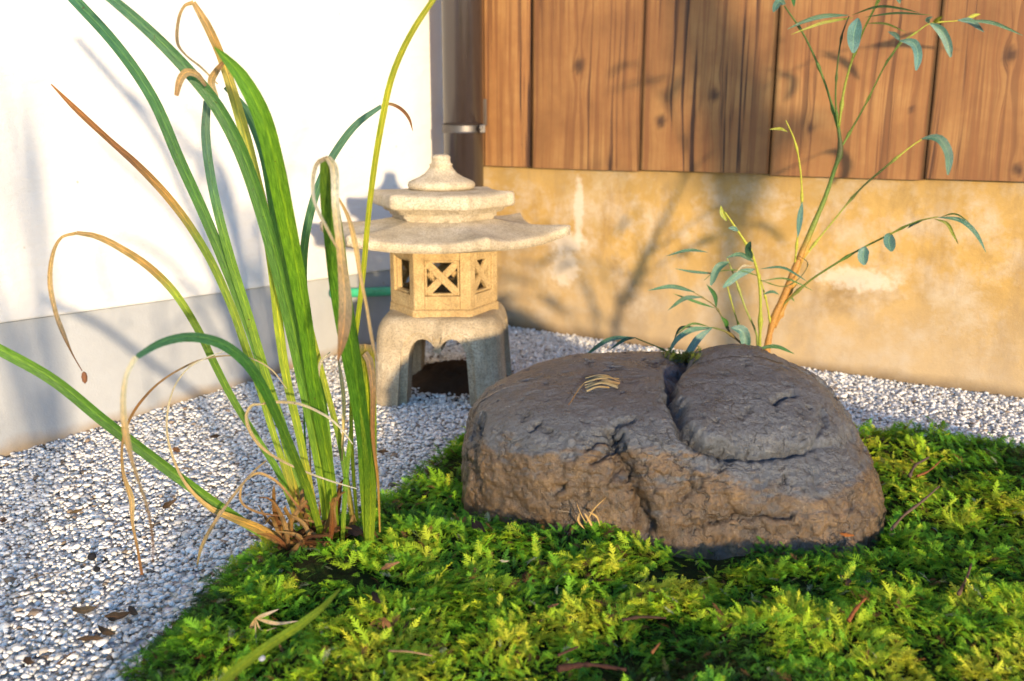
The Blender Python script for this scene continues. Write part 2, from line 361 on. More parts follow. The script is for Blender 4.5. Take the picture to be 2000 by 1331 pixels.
# house wall (right): stained concrete footing below cedar boards
rend = A0 + dR * 3.2; wallmat_o = CORNER
hw = thing('house_wall', tuple(CORNER), 'timber clad house wall with upright brown boards above a stained concrete footing', 'wall')
hw.rotation_euler = (0, 0, math.atan2(dR[1], dR[0]))
def wall_child(name, V, F, mat, **k):        # V in wall space: x along, y = -proud, z up
    me = mk(name, V, F, mat, None, **k); me.parent = hw; return me
Lw = 3.3
nx, nz = 90, 14
XX, ZZ = np.meshgrid(np.linspace(0, Lw, nx), np.linspace(-.06, .60, nz), indexing='ij')
YY = -.002 - .003 * fbm(np.stack([XX * 5, ZZ * 5, XX * 0], -1), 3, 9)
wall_child('footing', np.stack([XX, YY, ZZ], -1).reshape(-1, 3), grid_faces(nx, nz), MT['concrete'])
V, F = box(0, Lw, .03, .16, -.06, 2.3); wall_child('wall_core', V, F, MT['concrete'], smooth=False)
def wall_r(px, py):
    P = on_wall(px, py, A0, nR); return float(np.dot(P - CORNER, dR)), float(P[2])
seams = [.012] + [wall_r(px, 330)[0] for px in (955, 1045, 1257, 1507, 1810)]
step = seams[-1] - seams[-2]
while seams[-1] < Lw - .1: seams.append(seams[-1] + step * random.uniform(.85, 1.1))
bots = [322, 322, 325, 331, 342, 350] + [356] * 20
knots = {3: [(1140, 130, .018), (1150, -80, .01)], 2: [], 4: [(1298, 237, .016), (1395, 190, .012)], 5: [(1588, 250, .012), (1780, 215, .006)], 6: [(1975, 105, .014), (1985, 330, .01)]}
knots = {2: [(1138, 130, .019)], 3: [(1298, 237, .016), (1402, 185, .014)], 4: [(1588, 250, .011), (1783, 215, .006)], 5: [(1975, 108, .016), (1990, 330, .012)]}
for k in range(len(seams) - 1):
    x0, x1 = seams[k] + .0012, seams[k + 1] - .0012; zb = .44 + random.uniform(-.003, .002)
    pmid = min(1990, 1000)
    n1, n2 = 36, 150
    X, Z = np.meshgrid(np.linspace(x0, x1, n1), np.linspace(zb, 2.3, n2) ** 1.0, indexing='ij')
    tz = np.linspace(0, 1, n2) ** 1.8; Z = zb + (2.3 - zb) * np.repeat(tz[None], n1, 0)
    ws = k * 3.7
    g = X + .012 * vnoise(np.stack([X * 3 + ws, Z * 1.6, X * 0], -1), 31) + .006 * vnoise(np.stack([X * 9, Z * 5, X * 0 + ws], -1), 32)
    if k in (4, 5): g = g + .03 * np.sin((Z - .4) * 2.2 + k) * (X - x0) / (x1 - x0)
    kn = np.zeros_like(X)
    for (kx, kz, kr) in knots.get(k, []):
        kr *= .8; kx, kz = wall_r(kx, kz); dx = X - kx; dz = (Z - kz) * .42; d = np.hypot(dx, dz); wgt = np.exp(-(d / (kr * 2.2)) ** 2)
        g = g + wgt * (np.sign(dx) * d - dx) * .9 + wgt * .2 * kr
        kn = np.maximum(kn, np.clip(1.6 - np.hypot(dx, (Z - kz) * .8) / kr * 1.25 + .35 * vnoise(np.stack([X * 180, Z * 160, X * 0], -1), 6), 0, 1))
    y = -.020 - (.003 if k % 2 else 0) + .0015 * ((X - x0) / (x1 - x0) - .5) ** 2 * 4
    tone = random.uniform(.82, 1.12)
    if k == 1: tone = 1.1
    if k == 2: tone = .86
    V = np.stack([X, y, Z], -1).reshape(-1, 3); F = grid_faces(n1, n2)
    nV = len(V); edge = [i * n2 for i in range(n1)]; sideL = list(range(0, n2)); sideR = list(range((n1 - 1) * n2, n1 * n2))
    V2 = V.copy(); ex = []; fx = []
    for ring in (edge, sideL, sideR):
        b0 = nV + len(ex); ex += [(V[i][0], .0, V[i][2]) for i in ring]
        fx += [(ring[i], ring[i + 1], b0 + i + 1, b0 + i) for i in range(len(ring) - 1)]
    V = np.concatenate([V, np.array(ex)]); F = np.concatenate([F, np.array(fx)])
    ext = np.r_[edge, sideL, sideR]
    ge = np.r_[g.ravel(), g.ravel()[ext]]; ke = np.r_[kn.ravel(), kn.ravel()[ext]]
    wall_child('board', V, F, MT['wood'], smooth=False, attrs={'grain': ge + k * 5.1, 'tone': np.full(len(V), tone), 'knot': ke})

# downpipe in the corner
def tube(P, r, nseg=10, ns=None, caps=True):
    P = np.asarray(P, float); n = len(P); T = unit(np.gradient(P, axis=0)); ref = np.array([.3, -.9, .2]); r = np.broadcast_to(r, (n,))
    N = unit(np.cross(T, ref)); B = np.cross(T, N); a = np.linspace(0, 2 * math.pi, nseg, endpoint=False)
    V = P[:, None] + (N[:, None] * np.cos(a)[None, :, None] + B[:, None] * np.sin(a)[None, :, None]) * r[:, None, None]
    V = V.reshape(-1, 3); F = []
    for i in range(n - 1):
        for j in range(nseg): k = (j + 1) % nseg; F.append((i * nseg + j, i * nseg + k, (i + 1) * nseg + k, (i + 1) * nseg + j))
    if caps: F.append(tuple(range(nseg))[::-1]); F.append(tuple(range((n - 1) * nseg, n * nseg)))
    return V, F
def lathe(cx, cy, prof, nseg=48, rotf=None):
    a = np.linspace(0, 2 * math.pi, nseg, endpoint=False); V = []; F = []
    for r_, z in prof:
        for t in a: V.append((cx + r_ * math.cos(t), cy + r_ * math.sin(t), z))
    m_ = len(prof)
    for i in range(m_ - 1):
        for j in range(nseg): k = (j + 1) % nseg; F.append((i * nseg + j, i * nseg + k, (i + 1) * nseg + k, (i + 1) * nseg + j))
    F.append(tuple(range(nseg))[::-1]); F.append(tuple(range((m_ - 1) * nseg, m_ * nseg)))
    return np.array(V), F
pc = at(905, 250, 2.40); PX, PY, PR = pc[0], pc[1], .0505
dp = thing('downpipe', (PX, PY, 0), 'dark brown round downpipe with a steel clamp in the wall corner', 'pipe')
V, F = lathe(PX, PY, [(PR, -.02), (PR, 2.25)], 64); mk('pipe', V, F, MT['pipe'], dp)
zc = at(905, 252, 2.40 - PR)[2]; hh = .010
V, F = lathe(PX, PY, [(PR + .0005, zc - hh), (PR + .004, zc - hh), (PR + .0025, zc - hh + .003), (PR + .0025, zc + hh - .003), (PR + .004, zc + hh), (PR + .0005, zc + hh)], 64)
cl = mk('clamp', V, F, MT['steel'], dp, smooth=False)
bx_ = at(945, 252, 2.36)
V, F = join([box(bx_[0] - .010, bx_[0] + .004, bx_[1] - .012, bx_[1] + .0, zc - .010, zc + .010), tube([(bx_[0] - .006, bx_[1] - .03, zc + .003), (bx_[0] - .006, bx_[1] + .01, zc + .003)], .005, 8)])
o = mk('clamp_bolt', V, F, MT['steel'], cl, smooth=False); bevel(o, .0015)
bl_ = wall_r(953, 220)
bp = CORNER + dR * bl_[0] + nR * .024
V, F = join([slab(bp - dR * .012, bp + dR * .014, nR, 0, .006, bl_[1] - .034, bl_[1] + .034, bl_[1] - .034, bl_[1] + .034), slab(bp - dR * .018, bp - dR * .012, nR, -.002, .05, bl_[1] - .028, bl_[1] - .004, bl_[1] - .028, bl_[1] - .004)])
o = mk('wall_bracket', V, F, MT['bracket'], dp, smooth=False); bevel(o, .001)

# ------------------------------------------------------------------ gravel
ROCK_C = np.array([.220, 1.300]); ROCK_A, ROCK_B = .293, .205
def ico():
    t = (1 + 5 ** .5) / 2; V = np.array([(-1, t, 0), (1, t, 0), (-1, -t, 0), (1, -t, 0), (0, -1, t), (0, 1, t), (0, -1, -t), (0, 1, -t), (t, 0, -1), (t, 0, 1), (-t, 0, -1), (-t, 0, 1)], float)
    F = np.array([(0, 11, 5), (0, 5, 1), (0, 1, 7), (0, 7, 10), (0, 10, 11), (1, 5, 9), (5, 11, 4), (11, 10, 2), (10, 7, 6), (7, 1, 8), (3, 9, 4), (3, 4, 2), (3, 2, 6), (3, 6, 8), (3, 8, 9), (4, 9, 5), (2, 4, 11), (6, 2, 10), (8, 6, 7), (9, 8, 1)])
    return unit(V), F
def rand_rot(n):
    q = rng.normal(size=(n, 4)); q /= np.linalg.norm(q, axis=1, keepdims=True); a, b, c, d = q.T
    return np.stack([1 - 2 * (c * c + d * d), 2 * (b * c - a * d), 2 * (b * d + a * c), 2 * (b * c + a * d), 1 - 2 * (b * b + d * d), 2 * (c * d - a * b), 2 * (b * d - a * c), 2 * (c * d + a * b), 1 - 2 * (b * b + c * c)], 1).reshape(n, 3, 3)
def gravel_h(x, y): return .003 * fbm(xy3(x, y, 6), 3, 44)
sp_ = .0053
gx, gy = np.meshgrid(np.arange(-1.35, 1.5, sp_), np.arange(.55, 2.75, sp_), indexing='ij'); gx = gx.ravel(); gy = gy.ravel()
gx = gx + rng.uniform(-.5, .5, gx.size) * sp_; gy = gy + rng.uniform(-.5, .5, gy.size) * sp_
rel = np.stack([gx, gy, gx * 0], 1)
dLw = (rel - CORNER * [1, 1, 0]) @ nL; dRw = (rel - CORNER * [1, 1, 0]) @ nR
ms = moss_sd(gx, gy); px_, py_ = proj(rel)
keep = (dLw > -.002) & (dRw > -.002) & (ms < .035) & (px_ > -160) & (px_ < 2160) & (py_ < 1450)
gx, gy, ms, pyk = gx[keep], gy[keep], ms[keep], py_[keep]
n = len(gx); print('gravel stones', n)
bv, bf = ico(); sizes = .0036 * np.exp(rng.normal(0, .30, n)); sizes = np.clip(sizes, .0026, .0098)
V = bv[None] * (1 + rng.uniform(-.40, .30, (n, 12, 1))); V = V * rng.uniform(.65, 1.2, (n, 1, 3))
V = np.einsum('nij,nvj->nvi', rand_rot(n), V) * sizes[:, None, None] * np.array([1, 1, .62])
V += np.stack([gx, gy, gravel_h(gx, gy) + rng.uniform(-.003, .0035, n) - .004 * (ms > 0)], 1)[:, None]
F = (bf[None] + (np.arange(n) * 12)[:, None, None]).reshape(-1, 3)
o = mk('gravel', V.reshape(-1, 3), F, MT['gravel'], smooth=False); o['kind'] = 'stuff'
o['label'] = 'bed of crushed white gravel in front of both walls'
sheet('gravel_bed', -3.2, 3.0, -1.5, 4.2, 60, 60, lambda X, Y: X * 0 - .0035, MT['ground'])

# ------------------------------------------------------------------ big rock
nu, nv = 620, 230
tu = np.linspace(0, 1, nu, endpoint=False); phi = 2 * math.pi * tu; phi = phi - .30 * np.sin(phi + math.pi / 2 ) * 1.0  # denser at the front
tv = np.linspace(0, 1, nv); psi = R(-50) + (R(90) - R(-50)) * tv
PH, PS = np.meshgrid(phi, psi, indexing='ij')
cx, sx = np.cos(PH), np.sin(PH)
ne = 2.7 + .9 * np.clip(cx, 0, 1) * np.clip(sx + .3, 0, 1)
foot = (np.abs(cx) ** ne + np.abs(sx) ** ne) ** (-1 / ne)
right = 1 / (1 + np.exp(-(cx * foot * ROCK_A - .06) / .035))
nn = 4.8 - 1.5 * right
# front face steeper, back softer
cp = np.clip(np.cos(PS), 0, 1) ** (2 / nn); spn = np.sign(np.sin(PS)) * np.abs(np.sin(PS)) ** (2 / nn)
bulge = 1 + .05 * fbm(np.stack([cx * 1.3, sx * 1.3, PS * .6], -1), 2, 71)
x = cx * foot * ROCK_A * cp * bulge; y = sx * foot * ROCK_B * cp * bulge
top = .181 + .012 * (y + .15) / .3 - .002 * right + .026 * np.exp(-((x - .145) / .115) ** 2 - ((y - .035) / .10) ** 2) - .020 * right * np.clip((-y - .05) / .12, 0, 1) - .012 * np.clip((-x - .12) / .18, 0, 1) - .004 * np.clip((x - .12) / .18, 0, 1) ** 2
z = np.where(spn > 0, top * spn, .11 * spn)
# the rock's bottom outline sweeps forward to the right
y = y - .055 * np.clip((x + .05) / .3, -.6, 1) * (y < 0) * np.clip(1 - z / .25, 0, 1) - .0 * x
P = np.stack([x + ROCK_C[0], y + ROCK_C[1], z + .006], -1)
def nrm(P):
    du = np.roll(P, -1, 0) - np.roll(P, 1, 0); dv = np.gradient(P, axis=1); N_ = np.cross(du, dv); N_ = unit(N_); N_[:, -1] = [0, 0, 1]
    return N_
N_ = nrm(P)
topm = np.clip(N_[..., 2] * 1.6 - .6, 0, 1)
P = P + N_ * ((.010 - .004 * topm) * fbm(P * 7, 3, 81) + (.0055 - .0035 * topm) * fbm(P * np.array([17, 17, 24]), 4, 82, True))[..., None]
def line_d(qx, qy, L):
    d = np.full(qx.shape, 1e3); sg = np.zeros(qx.shape)
    for k in range(len(L) - 1):
        a = np.array(L[k], float); b = np.array(L[k + 1], float); e = b - a; t = np.clip(((qx - a[0]) * e[0] + (qy - a[1]) * e[1]) / (e @ e), 0, 1)
        dd = np.hypot(qx - a[0] - t * e[0], qy - a[1] - t * e[1]); s_ = np.sign(e[0] * (qy - a[1]) - e[1] * (qx - a[0]))
        sg = np.where(dd < d, s_, sg); d = np.minimum(d, dd)
    return d, sg
qx, qy = proj(P); N_ = nrm(P); toc = unit(EYE - P); facing = np.clip((N_ * toc).sum(-1) * 4 + .4, 0, 1)
wob = 11 * fbm(P * 60, 3, 90); wob2 = 11 * fbm(P * 60, 3, 91); qx = qx + wob; qy = qy + wob2
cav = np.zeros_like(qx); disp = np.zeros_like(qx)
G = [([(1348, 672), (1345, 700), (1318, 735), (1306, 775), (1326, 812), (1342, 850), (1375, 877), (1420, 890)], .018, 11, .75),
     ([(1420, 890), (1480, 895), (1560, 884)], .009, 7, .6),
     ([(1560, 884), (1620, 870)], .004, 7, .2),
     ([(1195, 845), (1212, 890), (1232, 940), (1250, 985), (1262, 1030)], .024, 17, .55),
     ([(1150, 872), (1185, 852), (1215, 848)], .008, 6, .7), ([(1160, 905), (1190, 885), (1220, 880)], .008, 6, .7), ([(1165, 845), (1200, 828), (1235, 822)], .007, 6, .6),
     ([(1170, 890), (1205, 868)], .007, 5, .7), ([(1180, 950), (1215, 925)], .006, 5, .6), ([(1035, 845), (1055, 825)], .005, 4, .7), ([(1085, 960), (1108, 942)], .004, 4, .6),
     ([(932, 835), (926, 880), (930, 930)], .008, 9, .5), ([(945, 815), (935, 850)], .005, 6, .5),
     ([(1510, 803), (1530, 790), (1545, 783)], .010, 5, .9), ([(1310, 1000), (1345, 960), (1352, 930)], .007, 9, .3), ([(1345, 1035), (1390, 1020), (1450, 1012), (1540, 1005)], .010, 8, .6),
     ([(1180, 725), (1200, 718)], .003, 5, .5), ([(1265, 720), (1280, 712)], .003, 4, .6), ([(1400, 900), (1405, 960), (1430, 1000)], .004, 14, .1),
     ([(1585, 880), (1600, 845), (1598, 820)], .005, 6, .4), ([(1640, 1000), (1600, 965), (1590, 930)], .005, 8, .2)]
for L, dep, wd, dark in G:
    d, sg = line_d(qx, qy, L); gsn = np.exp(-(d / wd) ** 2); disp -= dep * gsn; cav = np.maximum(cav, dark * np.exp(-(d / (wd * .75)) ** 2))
# lobe right of the cleft stands proud of the flat left top and overhangs it
d, sg = line_d(qx, qy, [(1348, 640), (1345, 700), (1318, 735), (1306, 775), (1326, 812), (1342, 850), (1375, 877), (1420, 890), (1560, 888), (1700, 860)])
step_ = (1 - np.exp(-d / 32)) * np.exp(-np.clip(d - 130, 0, None) / 130.)
disp += .017 * step_ * np.clip((1720 - qx) / 120, 0, 1) * (sg < 0)
# broken facets on the front, pits
fac = fbm(P * np.array([22, 22, 30]), 3, 95, True); disp += .0045 * fac * np.clip(1.2 - N_[..., 2] * 1.4, .1, 1)
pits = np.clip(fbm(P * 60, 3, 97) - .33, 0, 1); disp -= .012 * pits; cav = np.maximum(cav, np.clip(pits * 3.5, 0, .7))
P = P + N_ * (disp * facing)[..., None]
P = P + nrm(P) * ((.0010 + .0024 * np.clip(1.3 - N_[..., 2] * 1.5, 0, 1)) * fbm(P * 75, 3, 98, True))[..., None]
sun_och = np.clip(1.12 + .22 * np.clip((P[..., 0] - .25) / .1, 0, 1) * np.clip((1.27 - P[..., 1]) / .06, 0, 1) - N_[..., 2] * 1.5, 0, 1)  # sunlit brown on steep faces, sky-lit grey on top, painted by normal
F = grid_faces(nu, nv, True)
rk = mk('rock', P.reshape(-1, 3), F, MT['rock'], attrs={'sun_ochre': np.clip(sun_och, 0, 1).ravel(), 'cavity': np.clip(cav * facing, 0, 1).ravel()}, center=True)
tag(rk, 'large brown grey boulder with a cleft on the moss before the leafy shrub', 'rock')
from mathutils.bvhtree import BVHTree
_P = P.reshape(-1, 3)
bvh = BVHTree.FromPolygons([tuple(v) for v in _P], [tuple(int(i) for i in f) for f in F])
def rock_hit(px, py):
    d = Vector(ray(px, py)).normalized(); h = bvh.ray_cast(Vector(EYE), d)
    return np.array(h[0]) if h[0] is not None else None

# ------------------------------------------------------------------ stone lantern
LX, LY = at(868, 600, 1.89)[0], 1.89
ln = thing('stone_lantern', (LX, LY, 0), 'pale stone lantern with two flared roofs and latticed fire box on an arched base', 'lantern')
HEXROT = R(-8)
BOXROT = R(2)
def hexr(t, sag=0.):      # radius factor of a regular hexagon with vertices at HEXROT + k*60
    u = (t - HEXROT) % (math.pi / 3) - math.pi / 6
    return math.cos(math.pi / 6) / math.cos(u), abs(u) / (math.pi / 6)
def hexroof(prof, nseg=120, ox=0, oy=0):
    """prof: rows (radius, z, corner lift, side sag)"""
    V = []; F = []
    for r_, z, lift, sag in prof:
        for j in range(nseg):
            t = 2 * math.pi * j / nseg; h, c = hexr(t)
            rr = r_ * h * (1 + sag * (c ** 3)); V.append((LX + ox + rr * math.cos(t), LY + oy + rr * math.sin(t), z + lift * c ** 3))
    m_ = len(prof)
    for i in range(m_ - 1):
        for j in range(nseg): k = (j + 1) % nseg; F.append((i * nseg + j, i * nseg + k, (i + 1) * nseg + k, (i + 1) * nseg + j))
    F.append(tuple(range(nseg))[::-1]); F.append(tuple(range((m_ - 1) * nseg, m_ * nseg)))
    return np.array(V), F
def rough(V, a=.0012, s=60, seed=3):
    V = np.asarray(V); N0 = unit(V - np.array([LX, LY, V[:, 2].mean()])); return V + N0 * (a * fbm(V * s, 3, seed))[:, None]
# base: rounded block cut through by arches
def cut_block():
    nu_, nv_ = 96, 40; V = []; hb = .190
    for i in range(nv_):
        tt = i / (nv_ - 1)
        if tt < .6: zz = tt / .6 * .135; k_ = 1.0
        else:
            a_ = (tt - .6) / .4 * math.pi / 2; zz = .135 + (hb - .135) * math.sin(a_); k_ = 1 - .30 * (1 - math.cos(a_)) ** 1.0
            k_ = .70 + .30 * math.cos(a_) ** .65 if a_ < math.pi / 2 - 1e-6 else .70
        s_ = (.139 - .010 * min(zz / .135, 1)) * k_
        for j in range(nu_):
            t = 2 * math.pi * j / nu_; c_, d_ = math.cos(t), math.sin(t); f_ = (abs(c_) ** 7 + abs(d_) ** 7) ** (-1 / 7)
            V.append((s_ * f_ * c_, s_ * f_ * d_, zz - .012))
    F = [(i * nu_ + j, i * nu_ + (j + 1) % nu_, (i + 1) * nu_ + (j + 1) % nu_, (i + 1) * nu_ + j) for i in range(nv_ - 1) for j in range(nu_)]
    F.append(tuple(range(nu_))[::-1]); F.append(tuple(range((nv_ - 1) * nu_, nv_ * nu_))); return V, F
def arch_profile(wb, wt, hl, ht, pend):
    """left foot -> up -> two lobes with a hanging point -> right foot"""
    pts = [(-wb, -.05), (-wt, hl)]
    for k in range(1, 9):
        a_ = math.pi - k / 8 * math.pi * .80; pts.append((-wt / 2 + wt / 2 * math.cos(a_), hl + (ht - hl) * math.sin(a_)))
    pts.append((-.010, pend + .007)); pts.append((0, pend)); pts.append((.010, pend + .007))
    pts += [(-x_, y_) for x_, y_ in pts[:-3][::-1]]; return pts
def prism(pts, y0, y1):
    n_ = len(pts); V = [(x_, y0, z_) for x_, z_ in pts] + [(x_, y1, z_) for x_, z_ in pts]
    F = [tuple(range(n_))[::-1], tuple(range(n_, 2 * n_))] + [(i, (i + 1) % n_, n_ + (i + 1) % n_, n_ + i) for i in range(n_)]; return V, F
def tmp(V, F):
    me = bpy.data.meshes.new('t'); me.from_pydata([tuple(v) for v in V], [], F); bm = bmesh.new(); bm.from_mesh(me); bmesh.ops.recalc_face_normals(bm, faces=bm.faces); bm.to_mesh(me); bm.free()
    o = bpy.data.objects.new('t', me); C.objects.link(o); return o
blk = tmp(*cut_block()); cutters = []
for ang in (0, 90):
    for (pf, y0, y1) in ((arch_profile(.068, .058, .095, .138, .108), -.3, .3), (arch_profile(.084, .073, .097, .152, .138), .122, .3), (arch_profile(.084, .073, .097, .152, .138), -.3, -.122)):
        V, F = prism(pf, y0, y1); c_ = tmp(rotz(np.array(V), R(ang)), F); cutters.append(c_)
        m_ = blk.modifiers.new('b', 'BOOLEAN'); m_.operation = 'DIFFERENCE'; m_.object = c_; m_.solver = 'EXACT'
dg = bpy.context.evaluated_depsgraph_get(); me = bpy.data.meshes.new_from_object(blk.evaluated_get(dg)); me.name = 'lantern_base'
for c_ in cutters + [blk]: bpy.data.objects.remove(c_, do_unlink=True)
me.materials.clear(); me.materials.append(MT['basestone'])
for p_ in me.polygons: p_.use_smooth = False
base_o = bpy.data.objects.new('arched_base', me); C.objects.link(base_o); base_o.parent = ln; base_o.rotation_euler = (0, 0, R(-3)); bevel(base_o, .004, 3)
# fire box
zf0, zf1 = .178, .322; RF = .111
fb = bpy.data.objects.new('fire_box', None)
_h = HEXROT; HEXROT = BOXROT
V, F = join([hexroof([(RF + .004, zf0, 0, 0), (RF + .004, zf0 + .012, 0, 0), (RF - .004, zf0 + .016, 0, 0)], 60), hexroof([(RF - .006, zf1 - .02, 0, 0), (RF, zf1 - .014, 0, 0), (RF, zf1, 0, 0)], 60)]); HEXROT = _h
fb = mk('fire_box', V, F, MT['boxstone'], ln, smooth=False)
side = RF; ap = RF * math.cos(math.pi / 6)
def panel(k, lattice=True):
    hw_ = side / 2; za, zb_ = zf0 + .014, zf1 - .016; th = .017; wi = .035; wz0, wz1 = za + .027, zb_ - .016
    parts = [box(-hw_, -wi, -th, 0, za, zb_), box(wi, hw_, -th, 0, za, zb_), box(-wi, wi, -th, 0, za, wz0), box(-wi, wi, -th, 0, wz1, zb_)]
    # stepped inner frame
    parts += [box(-wi, -wi + .005, -th, -.005, wz0, wz1), box(wi - .005, wi, -th, -.005, wz0, wz1), box(-wi + .005, wi - .005, -th, -.005, wz0, wz0 + .005), box(-wi + .005, wi - .005, -th, -.005, wz1 - .005, wz1)]
    # small feet under the corners
    parts += [box(-hw_, -hw_ + .020, -.004, .0035, zf0 - .006, zf0 + .004), box(hw_ - .020, hw_, -.004, .0035, zf0 - .006, zf0 + .004)]
    a_ = BOXROT + math.pi / 6 + k * math.pi / 3 - math.pi / 2 + math.pi   # face normal rotated to -y local
    na = BOXROT + math.pi / 6 + k * math.pi / 3
    def place(V):
        V = np.asarray(V); out = np.array([math.cos(na), math.sin(na), 0]); tg = np.array([-math.sin(na), math.cos(na), 0])
        return np.array([LX, LY, 0]) + tg * V[:, :1] + out * (ap + V[:, 1:2]) + np.array([0, 0, 1.]) * V[:, 2:]
    V, F = join(parts); o = mk('panel', place(V), F, MT['boxstone'], fb, smooth=False)
    if lattice:
        wI = wi - .005; zc_ = (wz0 + wz1) / 2; hz = (wz1 - wz0) / 2 - .005; bars = []
        for s_ in (1, -1):
            L_ = math.hypot(wI, hz); a2 = math.atan2(hz, wI) * s_; Vb, Fb = box(-L_, L_, -.013, -.004 - .002 * (s_ > 0), -.0075, .0075)
            c2, s2 = math.cos(a2), math.sin(a2); Vb = np.stack([Vb[:, 0] * c2 - Vb[:, 2] * s2, Vb[:, 1], Vb[:, 0] * s2 + Vb[:, 2] * c2 + zc_], 1); bars.append((Vb, Fb))
        V, F = join(bars); V = np.concatenate([place(V)]); lo = mk('lattice_bars', V, F, MT['boxstone'], fb, smooth=False)
        bevel(lo, .0015)
    bevel(o, .0018)
for k in range(6):
    na = math.degrees(BOXROT) + 30 + 60 * k
    panel(k, lattice=(k % 6) != 3)
# main roof
ZR = .3185
roof = [(.100, ZR - .004, 0, 0), (.150, ZR - .002, .001, 0), (.225, ZR, .006, .03), (.2475, ZR + .002, .014, .055), (.2485, ZR + .0165, .016, .055)]
for s_ in np.linspace(1, 0, 12):
    if s_ == 1: roof.append((.245, ZR + .019, .0165, .055)); continue
    roof.append((.098 + .147 * s_, ZR + .020 + .022 * (1 - s_) ** 1.0 + .006 * (1 - s_) ** 2, .0165 * s_ ** 2.2, .055 * s_ ** 2))
V, F = hexroof(roof, 180); mk('roof', rough(V, .0012), F, MT['stone'], ln)
# collar and upper roof
ZU = .3675
V, F = hexroof([(.100, ZU - .009, 0, 0), (.106, ZU - .006, 0, 0), (.106, ZU + .001, 0, 0), (.112, ZU + .004, 0, 0), (.112, ZU + .010, 0, 0), (.124, ZU + .013, 0, 0), (.128, ZU + .020, 0, 0), (.143, ZU + .023, .001, .02), (.146, ZU + .027, .002, .02), (.146, ZU + .044, .004, .02), (.141, ZU + .0485, .004, .02), (.12, ZU + .051, .002, .01), (.09, ZU + .0535, 0, 0), (.06, ZU + .055, 0, 0)], 144)
mk('upper_roof', rough(V, .0012, 50, 8), F, MT['stone'], ln)
z0 = ZU + .0545
V, F = lathe(LX - .002, LY, [(.058, z0), (.066, z0 + .003), (.0685, z0 + .009), (.066, z0 + .015), (.058, z0 + .019), (.045, z0 + .0245), (.032, z0 + .032), (.025, z0 + .040), (.0215, z0 + .046), (.0235, z0 + .049), (.0195, z0 + .052), (.0185, z0 + .059), (.0195, z0 + .0645), (.014, z0 + .0685), (.004, z0 + .069)], 56)
mk('finial', rough(V, .002, 70, 4), F, MT['stone'], ln)
# litter heaped under and behind the lantern
X, Y = np.meshgrid(np.linspace(LX - .16, LX + .22, 60), np.linspace(LY - .10, LY + .30, 60), indexing='ij')
Z = .030 * np.exp(-(((X - LX - .02) / .11) ** 2 + ((Y - LY - .08) / .11) ** 2) ** 1.4) - .004 + .012 * fbm(xy3(X, Y, 45), 3, 60, True) * np.exp(-(((X - LX) / .12) ** 2 + ((Y - LY - .08) / .12) ** 2))
o = mk('leaf_litter', np.stack([X, Y, Z], -1).reshape(-1, 3), grid_faces(60, 60), MT['earth']); o['kind'] = 'stuff'; o['label'] = 'dark leaf litter heaped under the lantern'

# green hose on the footing behind the lantern
hp = [on_wall(px, 572 - (px - 690) * .04, CORNER + nL * .02, nL) for px in (650, 690, 730, 770, 810)]
hP = spline(np.array(hp), 30); V, F = tube(hP, .0115, 12); tag(mk('garden_hose', V, F, MT['hose'], center=True), 'green garden hose running along the wall footing behind the lantern', 'hose')

# ------------------------------------------------------------------ ribbons, stems and leaves
def srgb(r, g, b):
    f = lambda v: ((v / 255 + .055) / 1.055) ** 2.4 if v > 10 else v / 3294.6
    return (f(r), f(g), f(b))
def ribbon(name, P, W, cols, parent=None, mat='leaf', n=44, fold=.22, twist=(0, 0), m_=5, seed=0, center=False, wav=0.):
    P = np.asarray(P, float); W = np.asarray(W, float)
    Q = spline(np.c_[P, W], n); X = Q[:, :3]; wd = np.clip(Q[:, 3], .0004, None); t = np.linspace(0, 1, n)
    T = unit(np.gradient(X, axis=0)); vw = unit(X - EYE); sd = unit(np.cross(T, vw)); nm = np.cross(sd, T)
    tw = np.interp(t, np.linspace(0, 1, len(twist)), twist) + wav * np.sin(t * 9 + seed)
    c, s = np.cos(tw)[:, None], np.sin(tw)[:, None]; sd, nm = sd * c + nm * s, nm * c - sd * s
    wd = (.66 if mat == 'dry' else .74) * wd / np.clip(np.abs(c[:, 0]), .55, 1) ** .5
    u = np.linspace(-1, 1, m_); prof = np.abs(u) * fold
    V = X[:, None] + sd[:, None] * (u[None, :, None] * wd[:, None, None] / 2) + nm[:, None] * (-(prof[None, :, None]) * wd[:, None, None] / 2)
    ts = [c_[0] for c_ in cols]; cc = np.stack([np.interp(t + .0, ts, [c_[1][k] for c_ in cols]) for k in range(3)], 1)
    jit = 1 + .12 * vnoise(np.stack([t * 14, t * 0 + seed, t * 0], 1), 12)[:, None]; cc = cc * jit
    CC = np.repeat(cc[:, None], m_, 1).reshape(-1, 3)
    U = np.repeat((u * .5 + .5 + seed * 1.7)[None], n, 0).ravel(); VV = np.repeat(t[:, None] * 3, m_, 1).ravel()
    return mk(name, V.reshape(-1, 3), grid_faces(n, m_), MT[mat], parent, col=CC, attrs={'u': U, 'v': VV, 'e': np.repeat((u * .5 + .5)[None], n, 0).ravel()}, center=center)
def path(pts, Y0, Y1):
    """pixel path -> world points whose distance goes Y0 -> Y1 along the path (a list Y0 gives it per point)"""
    if isinstance(Y0, (list, tuple)): return np.array([at(p[0], p[1], y_) for p, y_ in zip(pts, Y0)])
    a = np.array([p[:2] for p in pts], float); L = np.r_[0, np.cumsum(np.hypot(*np.diff(a, axis=0).T))]; L /= L[-1]
    return np.array([at(p[0], p[1], Y0 + (Y1 - Y0) * l) for p, l in zip(pts, L)])
def wpx(W, P): return np.array(W) / FPX * np.linalg.norm(P - EYE, axis=1)

